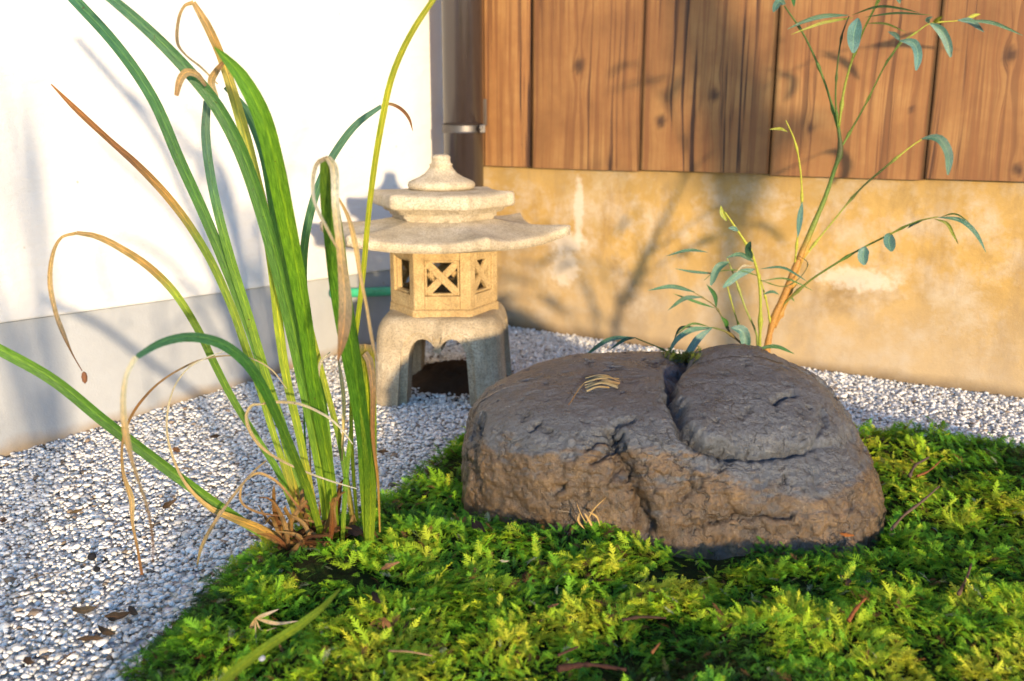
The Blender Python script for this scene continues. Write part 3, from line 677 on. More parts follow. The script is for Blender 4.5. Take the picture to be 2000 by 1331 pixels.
GRN = (.13, .29, .028); DGR = (.055, .18, .03); TEAL = (.07, .20, .13); YG = (.27, .38, .03); YEL = (.42, .40, .03); BRN = (.24, .12, .05)
TAN = (.46, .32, .16); PALE = (.42, .36, .25); OCH = (.38, .24, .06); GREY = (.25, .19, .13); RUST = (.20, .085, .04); WHT = (.52, .50, .44)
pl = thing('strap_leaf_clump', tuple(gnd(610, 1075, .02)), 'tall clump of green strap leaves with drying tips at the left edge of the moss', 'plant')
# name, points (base -> tip), widths, Y base, Y tip, colour stops, twist, mat, fold, label
LV = [
 ('leaf', [(612, 1050), (600, 980), (562, 865), (522, 745), (490, 645), (450, 540), (400, 420), (350, 310), (300, 195), (230, 92), (135, -12), (60, -90)], [16, 20, 24, 26, 27, 28, 28, 28, 27, 26, 24, 18], 1.12, 1.20, [(0, YG), (.2, GRN), (.6, DGR), (1, TEAL)], (.2, .4, .1), 'leaf', .2, None),
 ('leaf', [(642, 1050), (632, 950), (614, 840), (592, 730), (568, 620), (540, 505), (508, 395), (472, 295), (428, 212), (375, 145), (300, 68), (215, -5), (150, -50)], [22, 26, 32, 36, 38, 38, 37, 36, 34, 32, 28, 22, 10], 1.10, 1.02, [(0, YG), (.3, GRN), (.7, DGR), (1, TEAL)], (.3, .5, .2), 'leaf', .35, None),
 ('leaf', [(655, 1055), (648, 950), (632, 850), (612, 735), (600, 640), (583, 540), (560, 425), (538, 320), (512, 225), (472, 150), (435, 108), (418, 92)], [22, 26, 30, 34, 38, 42, 46, 48, 46, 36, 18, 2], 1.10, .94, [(0, YG), (.3, (.09, .22, .015)), (.7, (.14, .30, .012)), (1, (.10, .27, .02))], (.2, .35, .1), 'leaf', .45, 'broad bright green leaf with a pointed tip'),
 ('leaf', [(578, 1020), (560, 930), (532, 840), (505, 750), (478, 672), (455, 605), (415, 515), (370, 440), (322, 378), (268, 322), (215, 275), (150, 215), (100, 165)], [12, 15, 17, 19, 20, 20, 20, 20, 20, 18, 14, 13, 3], 1.13, 1.16, [(0, OCH), (.15, YG), (.6, (.16, .26, .02)), (.68, OCH), (.8, BRN), (1, (.36, .16, .05))], (.1, .2, .1), 'leaf', .3, 'narrow green leaf whose upper third has dried brown'),
 ('leaf', [(625, 1050), (605, 950), (585, 850), (560, 740), (545, 640), (535, 540), (520, 435), (500, 350), (480, 268), (455, 180), (432, 110), (405, 50), (378, 5)], [14, 18, 20, 22, 24, 26, 28, 28, 28, 26, 22, 22, 12], 1.12, 1.08, [(0, OCH), (.2, YG), (.5, (.35, .42, .03)), (.82, (.42, .44, .07)), (.92, OCH), (1, TAN)], (.1, .2, .5), 'leaf', .15, 'yellowing leaf with a dry golden tip'),
 ('dry_tip', [(378, 5), (360, 12), (348, 40), (346, 85), (362, 108), (392, 132), (425, 165)], [12, 8, 9, 10, 7, 7, 4], 1.08, 1.05, [(0, TAN), (.4, GREY), (1, PALE)], (.2, .9, .4), 'dry', .3, None),
 ('dry_tip', [(402, 168), (385, 146), (365, 141), (352, 155), (344, 188)], [8, 16, 20, 20, 12], 1.03, .99, [(0, GREY), (.5, TAN), (1, (.33, .2, .1))], (.2, .1), 'dry', .5, None),
 ('dry_tip', [(440, 118), (425, 135), (412, 160), (425, 190)], [8, 16, 20, 6], 1.03, 1.05, [(0, BRN), (.5, TAN), (1, PALE)], (.2, .5), 'dry', .3, None),
 ('leaf', [(592, 1030), (572, 930), (548, 830), (512, 705), (482, 605), (455, 520), (430, 430), (411, 340), (402, 262), (405, 198)], [14, 17, 19, 21, 22, 23, 23, 23, 22, 18], 1.14, 1.10, [(0, OCH), (.2, YG), (.7, GRN), (.85, TEAL), (1, (.12, .22, .15))], (.1, .3), 'leaf', .15, 'green leaf broken off square at the top'),
 ('leaf', [(640, 1040), (622, 900), (600, 780), (575, 640), (555, 520), (535, 400), (515, 300), (480, 215), (440, 170)], [16, 20, 24, 28, 30, 28, 24, 20, 12], 1.14, 1.12, [(0, YG), (.4, GRN), (.8, DGR), (1, TEAL)], (.4, .6, .2), 'leaf', .2, None),
 ('leaf', [(582, 1020), (545, 925), (498, 850), (455, 780), (420, 712), (385, 640), (340, 570), (292, 522), (240, 487), (190, 462), (150, 455)], [13, 16, 17, 18, 19, 19, 20, 20, 18, 15, 10], 1.13, 1.06, [(0, OCH), (.12, GRN), (.6, (.10, .20, .02)), (.72, YG), (.8, OCH), (1, TAN)], (.1, .3, .5), 'leaf', .2, 'arching leaf that hangs over in a dry brown thread'),
 ('dry_tip', [(150, 455), (120, 464), (103, 495), (97, 550), (108, 610), (122, 650), (140, 690), (160, 725)], [10, 8, 10, 13, 12, 13, 5, 3], 1.06, .99, [(0, TAN), (.4, TAN), (.7, GREY), (1, RUST)], (.6, .3, .9), 'dry', .3, None),
 ('leaf', [(600, 1085), (540, 1058), (480, 1022), (405, 972), (305, 898), (205, 822), (105, 742), (0, 683), (-90, 640)], [12, 18, 22, 26, 28, 28, 27, 26, 20], 1.10, .98, [(0, YG), (.2, GRN), (.6, (.06, .17, .02)), (1, GRN)], (.2, .4, .2), 'leaf', .45, 'straight green leaf leaning far left, low over the gravel'),
 ('leaf', [(628, 1045), (605, 965), (575, 890), (545, 820), (515, 757), (482, 708), (432, 670), (372, 657), (315, 668), (265, 697)], [16, 20, 23, 25, 27, 30, 30, 28, 24, 16], 1.08, .78, [(0, YG), (.3, (.09, .17, .02)), (.6, DGR), (1, TEAL)], (.2, .5, .9), 'leaf', .2, 'dark green leaf arching towards the viewer'),
 ('dry_tip', [(265, 697), (246, 735), (240, 790), (246, 850), (262, 915), (285, 985), (297, 1045), (298, 1100)], [16, 14, 16, 18, 9, 8, 7, 3], .78, .70, [(0, WHT), (.25, PALE), (.35, TAN), (.7, GREY), (1, RUST)], (.3, .2, .8), 'dry', .3, None),
 ('dry_leaf', [(585, 1085), (560, 1062), (500, 1030), (455, 1012), (410, 992), (368, 952), (342, 905), (326, 840), (336, 768), (365, 722), (402, 700), (440, 686)], [18, 30, 26, 20, 14, 9, 7, 6, 5, 5, 4, 3], 1.09, 1.0, [(0, BRN), (.2, OCH), (.4, TAN), (.6, PALE), (1, WHT)], (.2, .3, .6), 'dry', .25, 'dried leaf curling into a pale hoop'),
 ('dry_leaf', [(560, 760), (530, 722), (490, 700), (455, 695), (420, 697), (378, 708), (315, 744), (273, 786), (250, 825), (238, 870), (240, 925), (256, 976), (258, 1020), (268, 1070), (277, 1123)], [3, 4, 4, 4, 5, 6, 7, 9, 9, 8, 10, 16, 9, 7, 8], 1.08, .98, [(0, PALE), (.3, GREY), (.5, BRN), (.8, TAN), (1, RUST)], (.3, .9, .3), 'dry', .3, 'thread-like dry leaf hanging down to the gravel'),
 ('leaf', [(722, 1060), (716, 960), (712, 860), (700, 765), (684, 665), (667, 560), (655, 460), (645, 380), (640, 312)], [24, 30, 36, 44, 52, 54, 52, 46, 34], 1.07, .90, [(0, YG), (.3, (.06, .16, .015)), (.7, (.08, .20, .015)), (1, (.10, .18, .02))], (.2, .35, .3), 'leaf', .5, 'wide dark green leaf folded at its top'),
 ('leaf', [(722, 1058), (724, 960), (722, 860), (718, 770), (713, 672)], [22, 30, 38, 46, 50], 1.06, .99, [(0, YG), (.4, (.10, .20, .015)), (.8, YG), (.97, (.22, .2, .03)), (1, GREY)], (.1, .2), 'leaf', .25, 'wide leaf snapped off halfway up'),
 ('dry_leaf', [(712, 690), (720, 700), (728, 760), (728, 850), (738, 940), (742, 1040)], [20, 24, 18, 12, 8, 5], .985, 1.05, [(0, GREY), (.4, BRN), (1, OCH)], (.4, .3), 'dry', .2, None),
 ('dry_leaf', [(640, 308), (652, 330), (655, 400), (666, 500), (674, 590), (670, 650), (660, 705)], [18, 24, 22, 24, 38, 34, 5], .90, .80, [(0, PALE), (.2, WHT), (.45, TAN), (.75, GREY), (1, BRN)], (.3, .1, .4), 'dry', .25, 'dried brown strip hanging in front of the wide leaf'),
 ('dry_leaf', [(640, 308), (620, 318), (611, 350), (614, 395), (640, 450), (662, 492)], [14, 14, 12, 10, 10, 5], .90, .83, [(0, GREY), (.4, WHT), (.7, PALE), (1, TAN)], (.7, .4), 'dry', .2, None),
 ('dry_leaf', [(660, 385), (680, 425), (694, 480), (704, 540), (716, 600), (726, 660), (736, 705)], [6, 12, 16, 11, 9, 10, 4], .95, .88, [(0, TAN), (.5, TAN), (1, GREY)], (.4, .1), 'dry', .2, None),
 ('leaf', [(700, 1040), (690, 920), (686, 800), (694, 665), (702, 600), (711, 520), (719, 430), (731, 330), (746, 240), (766, 150), (800, 72), (850, -5), (885, -50)], [8, 9, 10, 12, 13, 14, 14, 15, 16, 16, 15, 13, 9], 1.13, 1.02, [(0, YG), (.35, (.30, .36, .02)), (.6, (.42, .46, .03)), (1, (.38, .42, .04))], (.1, .2), 'leaf', .3, 'slender yellow leaf bowing to the right'),
 ('leaf', [(652, 1030), (645, 900), (628, 760), (605, 650), (593, 560), (595, 480), (608, 410), (630, 345), (660, 290), (698, 242), (745, 208)], [12, 15, 17, 19, 20, 21, 21, 20, 19, 17, 10], 1.16, 1.18, [(0, YG), (.3, GRN), (.6, (.07, .20, .02)), (.8, TEAL), (1, (.10, .25, .17))], (.1, .4), 'leaf', .15, 'teal leaf bending right with a brown tip'),
 ('dry_tip', [(745, 208), (762, 204), (783, 214), (798, 232), (806, 256)], [8, 9, 11, 10, 2], 1.18, 1.17, [(0, TAN), (.4, RUST), (1, BRN)], (.4, .9), 'dry', .3, None),
 ('leaf', [(692, 1040), (685, 990), (664, 864), (641, 773), (622, 700), (602, 617), (590, 540)], [12, 14, 15, 15, 14, 12, 6], 1.13, 1.14, [(0, OCH), (.3, GRN), (.5, (.30, .38, .03)), (1, (.32, .4, .03))], (.1, .2), 'leaf', .15, None),
 ('dry_leaf', [(668, 900), (670, 848), (672, 790), (667, 740), (660, 700)], [5, 8, 11, 11, 4], 1.11, 1.09, [(0, TAN), (.5, (.6, .5, .22)), (1, PALE)], (.3, .1), 'dry', .2, None),
 ('leaf', [(668, 1075), (672, 1000), (676, 930), (684, 860), (688, 800)], [10, 12, 13, 11, 4], 1.08, 1.07, [(0, YG), (.5, GRN), (1, YG)], (.1, .2), 'leaf', .15, None),
 ('leaf', [(600, 1010), (599, 940), (596, 870), (593, 790)], [5, 6, 6, 3], 1.15, 1.16, [(0, GREY), (.4, DGR), (1, DGR)], (.1, .2), 'leaf', .1, None),
 ('dry_leaf', [(608, 1000), (607, 930), (604, 850)], [4, 5, 3], 1.15, 1.15, [(0, BRN), (1, GREY)], (.1, .2), 'dry', .1, None),
 ('dry_leaf', [(626, 770), (622, 735), (628, 705), (645, 688)], [3, 6, 9, 3], 1.12, 1.10, [(0, PALE), (1, WHT)], (.5, .1), 'dry', .1, None),
 ('dry_leaf', [(500, 792), (536, 786), (586, 790), (640, 815), (668, 840), (689, 868)], [4, 9, 8, 7, 5, 3], 1.05, 1.03, [(0, TAN), (.4, PALE), (1, WHT)], (.5, .1), 'dry', .1, None),
 ('dry_leaf', [(515, 790), (492, 792), (481, 812), (487, 840), (505, 868), (532, 890), (578, 914), (640, 938), (697, 955)], [4, 9, 10, 11, 10, 8, 6, 5, 3], 1.04, 1.03, [(0, PALE), (.4, TAN), (1, WHT)], (.7, .2), 'dry', .1, None),
 ('dry_leaf', [(590, 1000), (545, 945), (510, 925), (490, 930), (472, 950), (472, 982), (503, 1001), (553, 1009)], [6, 8, 8, 7, 6, 7, 7, 4], 1.07, 1.05, [(0, RUST), (.5, TAN), (1, RUST)], (.5, .3), 'dry', .2, None),
 ('dry_leaf', [(520, 900), (499, 918), (470, 950), (440, 990), (412, 1032), (393, 1070), (385, 1105)], [3, 6, 7, 9, 10, 9, 4], 1.06, 1.02, [(0, GREY), (.6, GREY), (1, (.2, .16, .08))], (.4, .1), 'dry', .2, None),
]
for k, (nm_, pts, W, ya, yb, cs, tw, mt, fo, lab) in enumerate(LV):
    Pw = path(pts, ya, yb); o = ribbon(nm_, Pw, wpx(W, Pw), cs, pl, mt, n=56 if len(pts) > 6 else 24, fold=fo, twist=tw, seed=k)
    if lab: o['label'] = lab
# dried bud at the end of the hanging thread
bc = at(165, 738, .99); V, F = lathe(bc[0], bc[1], [(.0006, bc[2] + .007), (.0025, bc[2] + .005), (.0032, bc[2] + .001), (.0026, bc[2] - .004), (.0004, bc[2] - .007)], 10)
mk('dried_bud', V, F, MT['twig'], pl, col=(.16, .07, .035))
# brown sheaths round the crown
for k in range(70):
    bx0 = random.uniform(550, 675); by0 = random.uniform(1035, 1095); dx = random.uniform(-60, 60); dy = -random.uniform(35, 110)
    if k > 30: dy = -random.uniform(-15, 30); dx *= 1.2
    yb = 1.09 + random.uniform(-.04, .05)
    Pw = path([(bx0, by0), (bx0 + dx * .3 + random.uniform(-8, 8), by0 + dy * .5), (bx0 + dx * .75, by0 + dy * (.95 if k % 3 else .7)), (bx0 + dx * 1.1 + random.uniform(-10, 10), by0 + dy * (1.0 if k % 2 else .75))], yb, yb + random.uniform(-.05, .03))
    c0 = random.choice([RUST, (.14, .06, .022), (.16, .055, .02), (.22, .12, .035), (.26, .16, .07), (.07, .03, .015)])
    ribbon('sheath', Pw, wpx([random.uniform(8, 15), random.uniform(9, 17), random.uniform(5, 11), 2], Pw), [(0, (.12, .05, .02)), (.4, c0), (1, random.choice([(.24, .15, .07), (.15, .07, .03), (.22, .12, .035)]))], pl, 'dry', n=12, fold=random.uniform(.2, .6), twist=(random.uniform(-.8, .8), random.uniform(-.8, .8)), m_=4, seed=k)

# an unseen strap leaf clump added left of camera to shade the white wall
pc2 = thing('strap_leaf_clump', (-.42, .42, 0), 'second green strap leaf clump added out of view at the left to shade the white wall', 'plant')
for k in range(9):
    a_ = random.uniform(-2.6, -.2) if k % 2 else random.uniform(0, 6.28); h_ = random.uniform(.5, .95); l_ = random.uniform(.10, .34); b_ = np.array([-.42 + random.uniform(-.04, .04), .42 + random.uniform(-.04, .04), -.01]); dv = np.array([math.cos(a_) , math.sin(a_), 0])
    if b_[1] + dv[1] * l_ > .5: dv = dv * [1, -.3, 1]
    dv[0] = min(dv[0], .15)
    Pw = np.array([b_, b_ + dv * l_ * .15 + [0, 0, h_ * .45], b_ + dv * l_ * .5 + [0, 0, h_ * .85], b_ + dv * l_ + [0, 0, h_]])
    ribbon('leaf', Pw, [.012, .016, .014, .002], [(0, YG), (.4, GRN), (1, DGR)], pc2, 'leaf', n=26, fold=.3, twist=(random.uniform(-1, 1), random.uniform(-1, 1)), seed=k + 500)

# blade entering from below in the foreground
Pw = path([(400, 1375), (450, 1320), (520, 1265), (585, 1222), (632, 1185), (665, 1150)], .62, .80)
o = ribbon('grass_blade', Pw, wpx([20, 23, 23, 21, 15, 4], Pw), [(0, (.34, .46, .03)), (.7, (.28, .40, .03)), (1, (.12, .2, .02))], None, 'leaf', fold=.3, twist=(.2, .3), seed=91, center=True)
tag(o, 'single yellow green blade slanting over the moss at the bottom edge', 'leaf')

# ------------------------------------------------------------------ shrub behind the rock
YS = 1.70
sh = thing('leafy_shrub', tuple(at(1490, 815, YS) * [1, 1, 0]), 'slender bamboo-like shrub with narrow blue green leaves rising behind the boulder', 'shrub')
SG = (.07, .14, .02); SY = (.35, .36, .04); SB = (.36, .18, .04); SD = (.05, .045, .02)
ST = [ # points, radii px, colours, Y offsets
 ([(1480, 830), (1492, 740), (1500, 670), (1512, 620), (1530, 582), (1555, 520), (1588, 442), (1612, 385), (1632, 325), (1641, 300), (1640, 270), (1636, 240)], [7, 7, 7, 7.5, 9, 7.5, 6, 5.5, 4.5, 6.8, 4, 3.2], [(0, SB), (.58, SB), (.66, (.16, .20, .03)), (.85, SG), (.93, SD), (1, SG)], (0, 0)),
 ([(1512, 640), (1540, 580), (1556, 530), (1578, 478), (1584, 455)], [4.5, 5, 5.5, 4, 3], [(0, SB), (1, (.40, .26, .05))], (.01, 0)),
 ([(1636, 250), (1612, 165), (1572, 72), (1532, 12)], [2.6, 2.3, 2, 1.6], [(0, SG), (1, (.06, .10, .02))], (0, .03)),
 ([(1637, 255), (1632, 180), (1643, 75), (1658, 32)], [2.2, 1.8, 1.7, 1.4], [(0, SG), (1, SD)], (0, -.04)),
 ([(1638, 250), (1652, 160), (1682, 70), (1716, 0), (1740, -60)], [2.8, 2.5, 2.3, 2.2, 2], [(0, (.2, .24, .03)), (1, SY)], (0, -.02)),
 ([(1641, 292), (1690, 205), (1730, 125), (1758, 82)], [2.4, 2, 1.6, 1.3], [(0, SG), (.5, SY), (1, SG)], (0, .05)),
 ([(1728, 130), (1760, 85), (1792, 62), (1815, 47), (1870, 41)], [1.2, 1.2, 1.4, 1.2, 1.], [(0, SG), (1, SY)], (.04, .07)),
 ([(1524, 600), (1580, 550), (1625, 520), (1675, 490), (1740, 457), (1790, 433), (1832, 424)], [3.0, 2.6, 2.6, 2.2, 2.0, 1.6, 1.2], [(0, (.16, .15, .03)), (.5, SG), (1, SY)], (0, -.10)),
 ([(1562, 515), (1590, 478), (1625, 435), (1678, 372), (1722, 333), (1780, 286), (1800, 273)], [2.6, 2.2, 2.0, 2.2, 2.4, 1.6, 1.2], [(0, SY), (.6, (.14, .16, .03)), (1, SY)], (.0, .06)),
 ([(1552, 520), (1558, 462), (1566, 400), (1563, 330), (1552, 275), (1535, 236)], [2, 2, 2, 1.8, 1.6, 1.2], [(0, SY), (1, SY)], (0, -.05)),
 ([(1480, 825), (1484, 670), (1484, 560), (1470, 500), (1440, 450), (1416, 415)], [4, 3.5, 3.2, 3, 2.4, 1.8], [(0, SG), (.4, (.25, .28, .03)), (1, SY)], (-.03, -.08)),
 ([(1478, 825), (1480, 665), (1455, 600), (1436, 545), (1420, 505)], [3, 2.4, 2.2, 2, 1.6], [(0, SG), (1, (.3, .32, .08))], (-.02, -.04)),
 ([(1480, 700), (1445, 640), (1430, 595), (1418, 550)], [2, 1.8, 1.6, 1.2], [(0, SG), (1, SY)], (.02, .02)),
 ([(1506, 640), (1497, 590), (1485, 545), (1476, 515)], [2, 1.9, 1.7, 1.3], [(0, SY), (1, SY)], (0, -.03)),
 ([(1500, 830), (1470, 700), (1425, 652), (1395, 641), (1380, 640)], [3, 2.8, 2.4, 1.8, 1.2], [(0, SD), (.8, (.14, .10, .03)), (1, SG)], (-.05, -.12)),
 ([(1428, 655), (1410, 620), (1398, 600), (1370, 580), (1352, 570)], [2.2, 2, 1.8, 1.4, 1.], [(0, SD), (1, (.2, .17, .05))], (-.09, -.10)),
 ([(1470, 830), (1380, 740), (1300, 686), (1242, 661)], [2, 1.8, 1.6, 1.3], [(0, SD), (1, SG)], (-.05, -.09)),
 ([(1484, 540), (1440, 528), (1395, 533), (1375, 548)], [1, 1, 1, .8], [(0, SG), (1, SG)], (-.06, -.06)),
 ([(1486, 548), (1530, 560), (1560, 545), (1578, 515), (1560, 500)], [1, 1, 1, .9, .8], [(0, SG), (1, SD)], (-.03, -.02)),
]
for k, (pts, r_, cs, (ya, yb)) in enumerate(ST):
    Pw = path(pts, YS + ya, YS + yb); n_ = 40 if k == 0 else 22
    rr = .82 * np.array(r_) / FPX * np.linalg.norm(Pw - EYE, axis=1); Q = spline(np.c_[Pw, rr], n_); r2 = np.clip(Q[:, 3], .0006, None)
    if k == 0: r2 = r2 * (1 + .18 * vnoise(np.stack([np.arange(n_) * .9, np.zeros(n_), np.zeros(n_)], 1), 4))
    else: r2 = r2 * (1 + .9 * (np.arange(n_) % 7 == 3))
    V, F = tube(Q[:, :3], r2, 8); t = np.linspace(0, 1, n_); cc = np.stack([np.interp(t, [c_[0] for c_ in cs], [c_[1][j] for c_ in cs]) for j in range(3)], 1)
    mk('stem', V, F, MT['stem'], sh, col=np.repeat(cc, 8, 0))
BL = (.085, .19, .165); B2 = (.05, .135, .085); B3 = (.05, .16, .03); YL = (.30, .33, .03)  # BL holds reflected sky as a blue-grey put into the leaf colour
SL = [ # pts base->tip, width px, colour, dY, [cut]
 ([(1534, 8), (1522, 4), (1510, 24)], 22, BL, .03), ([(1546, -12), (1549, -2), (1551, 14)], 12, B3, .03),
 ([(1657, 30), (1605, 32), (1565, 44), (1537, 58)], 14, B2, -.05), ([(1667, 35), (1610, 44), (1575, 56), (1545, 68)], 9, YL, -.03),
 ([(1676, 36), (1668, 66), (1666, 104)], 34, BL, -.05), ([(1664, 30), (1715, 13), (1760, 17), (1797, 26)], 7, SG, -.02), ([(1690, 34), (1750, 26), (1820, 30)], 6, SG, -.06), ([(1690, 46), (1730, 47), (1770, 64)], 6, YL, -.02),
 ([(1757, 80), (1784, 84), (1793, 108), (1789, 138)], 24, BL, .05), ([(1758, 80), (1748, 68), (1734, 62)], 13, BL, .06),
 ([(1815, 46), (1836, 58), (1850, 82), (1857, 112)], 24, BL, .06), ([(1815, 46), (1812, 38), (1822, 33)], 12, BL, .07), ([(1822, 46), (1835, 36), (1842, 32)], 12, YL, .07),
 ([(1870, 40), (1895, 42), (1922, 63)], 17, BL, .07), ([(1880, 40), (1935, 44), (1970, 57), (1998, 70)], 10, B2, .05), ([(1885, 38), (1905, 30), (1915, 28)], 10, YL, .08), ([(1758, -16), (1755, -6), (1758, 8)], 14, BL, .05),
 ([(1800, 272), (1832, 270), (1852, 300), (1851, 342)], 25, B2, .06), ([(1538, 258), (1525, 252), (1503, 253)], 9, YL, -.05),
 ([(1567, 395), (1562, 425), (1558, 465)], 19, BL, -.04), ([(1832, 425), (1875, 430), (1905, 455), (1926, 494)], 14, B2, -.10), ([(1825, 428), (1850, 437), (1860, 455), (1872, 478)], 10, (.16, .2, .03), -.10), ([(1838, 424), (1865, 418), (1893, 434)], 5, SG, -.09), ([(1802, 431), (1785, 437), (1772, 447)], 9, B2, -.09),
 ([(1740, 456), (1736, 472), (1741, 492)], 30, BL, -.07), ([(1690, 482), (1686, 500), (1689, 518)], 28, BL, -.06),
 ([(1420, 432), (1412, 418), (1408, 402)], 16, YL, -.08), ([(1442, 452), (1432, 446), (1422, 446)], 14, BL, -.08), ([(1468, 505), (1462, 488), (1466, 472)], 22, B2, -.07), ([(1472, 512), (1445, 497), (1418, 504)], 15, B2, -.07),
 ([(1474, 526), (1445, 535), (1412, 562)], 24, BL, -.06), ([(1424, 512), (1402, 524), (1388, 558)], 24, B2, -.05), ([(1485, 526), (1525, 522), (1550, 533), (1577, 551)], 8, B2, -.07), ([(1488, 549), (1530, 544), (1560, 554), (1588, 569)], 6, SG, -.06), ([(1490, 576), (1508, 570), (1522, 576)], 9, B2, -.05), ([(1530, 578), (1545, 582), (1552, 590)], 8, SG, .02),
 ([(1382, 493), (1345, 489), (1300, 501)], 10, B2, -.05), ([(1398, 535), (1352, 531), (1318, 525)], 9, B2, -.05),
 ([(1357, 571), (1312, 560), (1265, 568)], 14, B2, -.10), ([(1372, 581), (1338, 583), (1304, 607)], 14, B2, -.11), ([(1396, 602), (1360, 590), (1315, 574)], 9, B3, -.09), ([(1399, 601), (1397, 578), (1380, 556)], 15, B3, -.10), ([(1419, 643), (1418, 630), (1408, 618)], 15, B3, -.10),
 ([(1392, 641), (1350, 645), (1318, 668), (1304, 700)], 18, B2, -.15), ([(1390, 642), (1365, 660), (1345, 690), (1328, 722)], 24, BL, -.16), ([(1384, 638), (1350, 633), (1318, 657)], 8, SG, -.13), ([(1428, 641), (1450, 648), (1460, 684)], 30, BL, -.12),
 ([(1242, 660), (1195, 662), (1165, 678), (1136, 702)], 15, B2, -.12), ([(1242, 660), (1220, 664), (1190, 684)], 11, B2, -.12), ([(1478, 682), (1515, 677), (1552, 692)], 13, B3, -.15),
 ([(1470, 520), (1452, 520), (1438, 533)], 8, PALE, -.08), ([(1360, 640), (1330, 640), (1316, 664)], 9, B2, -.14),
]
for k, (pts, W, c0, dy) in enumerate(SL):
    Pw = path(pts, YS + dy, YS + dy + random.uniform(-.05, .03)); Q = spline(Pw, 7); sc = np.linalg.norm(Q - EYE, axis=1) / FPX
    prof = np.array([.12, .62, .95, 1.0, .85, .52, .05]) * W
    if W >= 22: prof = np.array([.14, .7, 1.0, 1.0, .95, .75, .22]) * W
    j = random.uniform(.85, 1.2); c1 = tuple(v * j for v in c0); prof = prof * (.8 if W < 27 else .92)
    ribbon('leaf', Q, prof * sc, [(0, tuple(v * .9 for v in c1)), (.8, c1), (1, tuple((v * 1.1 + .02) for v in c1))], sh, 'shrubleaf', n=14, fold=random.uniform(.15, .45), twist=(random.uniform(-.4, .6), random.uniform(-.3, .5)), m_=5, seed=k + 200)

# ------------------------------------------------------------------ tree just outside the right edge, whose shade falls across the boards
dsun = -np.array(to_sun)
def back(px, py, t):
    P_ = on_wall(px, py, A0 + nR * .02, nR); return P_ - dsun * t
tb = back(1440, 500, 1.45); tb[2] = 0
tr = thing('garden_tree', tuple(tb), 'young garden tree just beyond the right edge shading the boards', 'tree')
tp = [np.array([tb[0] + .01, tb[1], -.02])] + [back(px, py, 1.45) for px, py in ((1440, 640), (1440, 480), (1452, 340), (1440, 240), (1400, 130), (1365, 30), (1350, -120), (1345, -300))]
Q = spline(np.c_[np.array(tp), [.030, .022, .022, .052, .056, .050, .042, .034, .024]], 40); V, F = tube(Q[:, :3], Q[:, 3], 12); mk('trunk', V, F, MT['stem'], tr, col=(.07, .05, .035))
for pts, r_ in (([(1452, 330), (1500, 200), (1530, 60), (1540, -100)], .006), ([(1440, 300), (1380, 160), (1330, 40), (1290, -120)], .010)):
    Pw = np.array([back(px, py, 1.4) for px, py in pts]); Q = spline(Pw, 14); V, F = tube(Q, np.linspace(r_, r_ * .4, 14), 6); mk('branch', V, F, MT['stem'], tr, col=(.07, .05, .035))
lv = []
for k in range(210):
    c_ = random.choice([(1390, 90, 60, 100), (1430, 270, 45, 70), (1560, 250, 40, 25), (1350, -100, 170, 90), (1420, 150, 50, 110)])
    p0 = back(random.gauss(c_[0], c_[2] * .6), random.gauss(c_[1], c_[3] * .6), random.uniform(1.38, 1.55)); q = proj(p0)
    if q[0] < 2060: continue
    a = np.array([random.gauss(0, 1), random.gauss(0, 1), random.gauss(-.4, .8)]); a = unit(a) * random.uniform(.04, .075)
    Pw = np.array([p0, p0 + a * .5 + np.array([0, 0, .006]), p0 + a]); sid = unit(np.cross(a, [random.random(), random.random(), 1])) * .007
    lv.append((np.array([Pw[0], Pw[1] + sid, Pw[2], Pw[1] - sid]), [(0, 1, 2, 3)]))
V, F = join(lv); o = mk('foliage', V, F, MT['moss'], tr, col=(.05, .11, .03), smooth=False)

# ------------------------------------------------------------------ moss fronds
def frond(seed):
    r_ = np.random.default_rng(seed); V = []; F = []; wide = (.40, .26, .34, .22, .30, .18, .36, .24)[seed % 8]
    npair = 9; L = 1.0
    xs = np.linspace(0, L, 4); curve = lambda t: np.array([t, .42 * math.sin(seed * 2.3 + 1) * t * t, .34 * t - .42 * t * t])
    # stem: 3 quads
    pr = [curve(t) for t in xs]; wst = [.028, .022, .015, .005]
    for p_, w2 in zip(pr, wst): V += [p_ + [0, w2, 0], p_ - [0, w2, 0]]
    for i in range(3): F += [(2 * i, 2 * i + 1, 2 * i + 3), (2 * i, 2 * i + 3, 2 * i + 2)]
    for k in range(npair):
        t = .10 + .86 * k / npair; env = math.sin(math.pi * min(.97, (.22 + .78 * (k + .6) / npair))) ** .8
        for s_ in (1, -1):
            b_ = curve(t); l_ = wide * env * r_.uniform(.75, 1.15) + .03; a_ = R(r_.uniform(42, 62)); d_ = np.array([math.cos(a_), s_ * math.sin(a_), r_.uniform(-.28, .32)])
            tip = b_ + d_ * l_; pw = np.array([math.sin(a_), -s_ * math.cos(a_), 0]) * .034
            i0 = len(V); V += [b_ + pw, b_ - pw, tip + [0, 0, -.10 * l_]]; F.append((i0, i0 + 1, i0 + 2))
            for f_, q in ((.5, 1 if k % 2 else -1),):
                m_ = b_ + d_ * l_ * f_; dd = d_ * math.cos(.8) + q * np.array([-d_[1], d_[0], .25]) * math.sin(.8); i0 = len(V)
                V += [m_ - d_ * .022, m_ + d_ * .035, m_ + dd * l_ * .36]; F.append((i0, i0 + 1, i0 + 2))
    return np.array(V), np.array(F)
protos = [frond(s_) for s_ in range(16)]
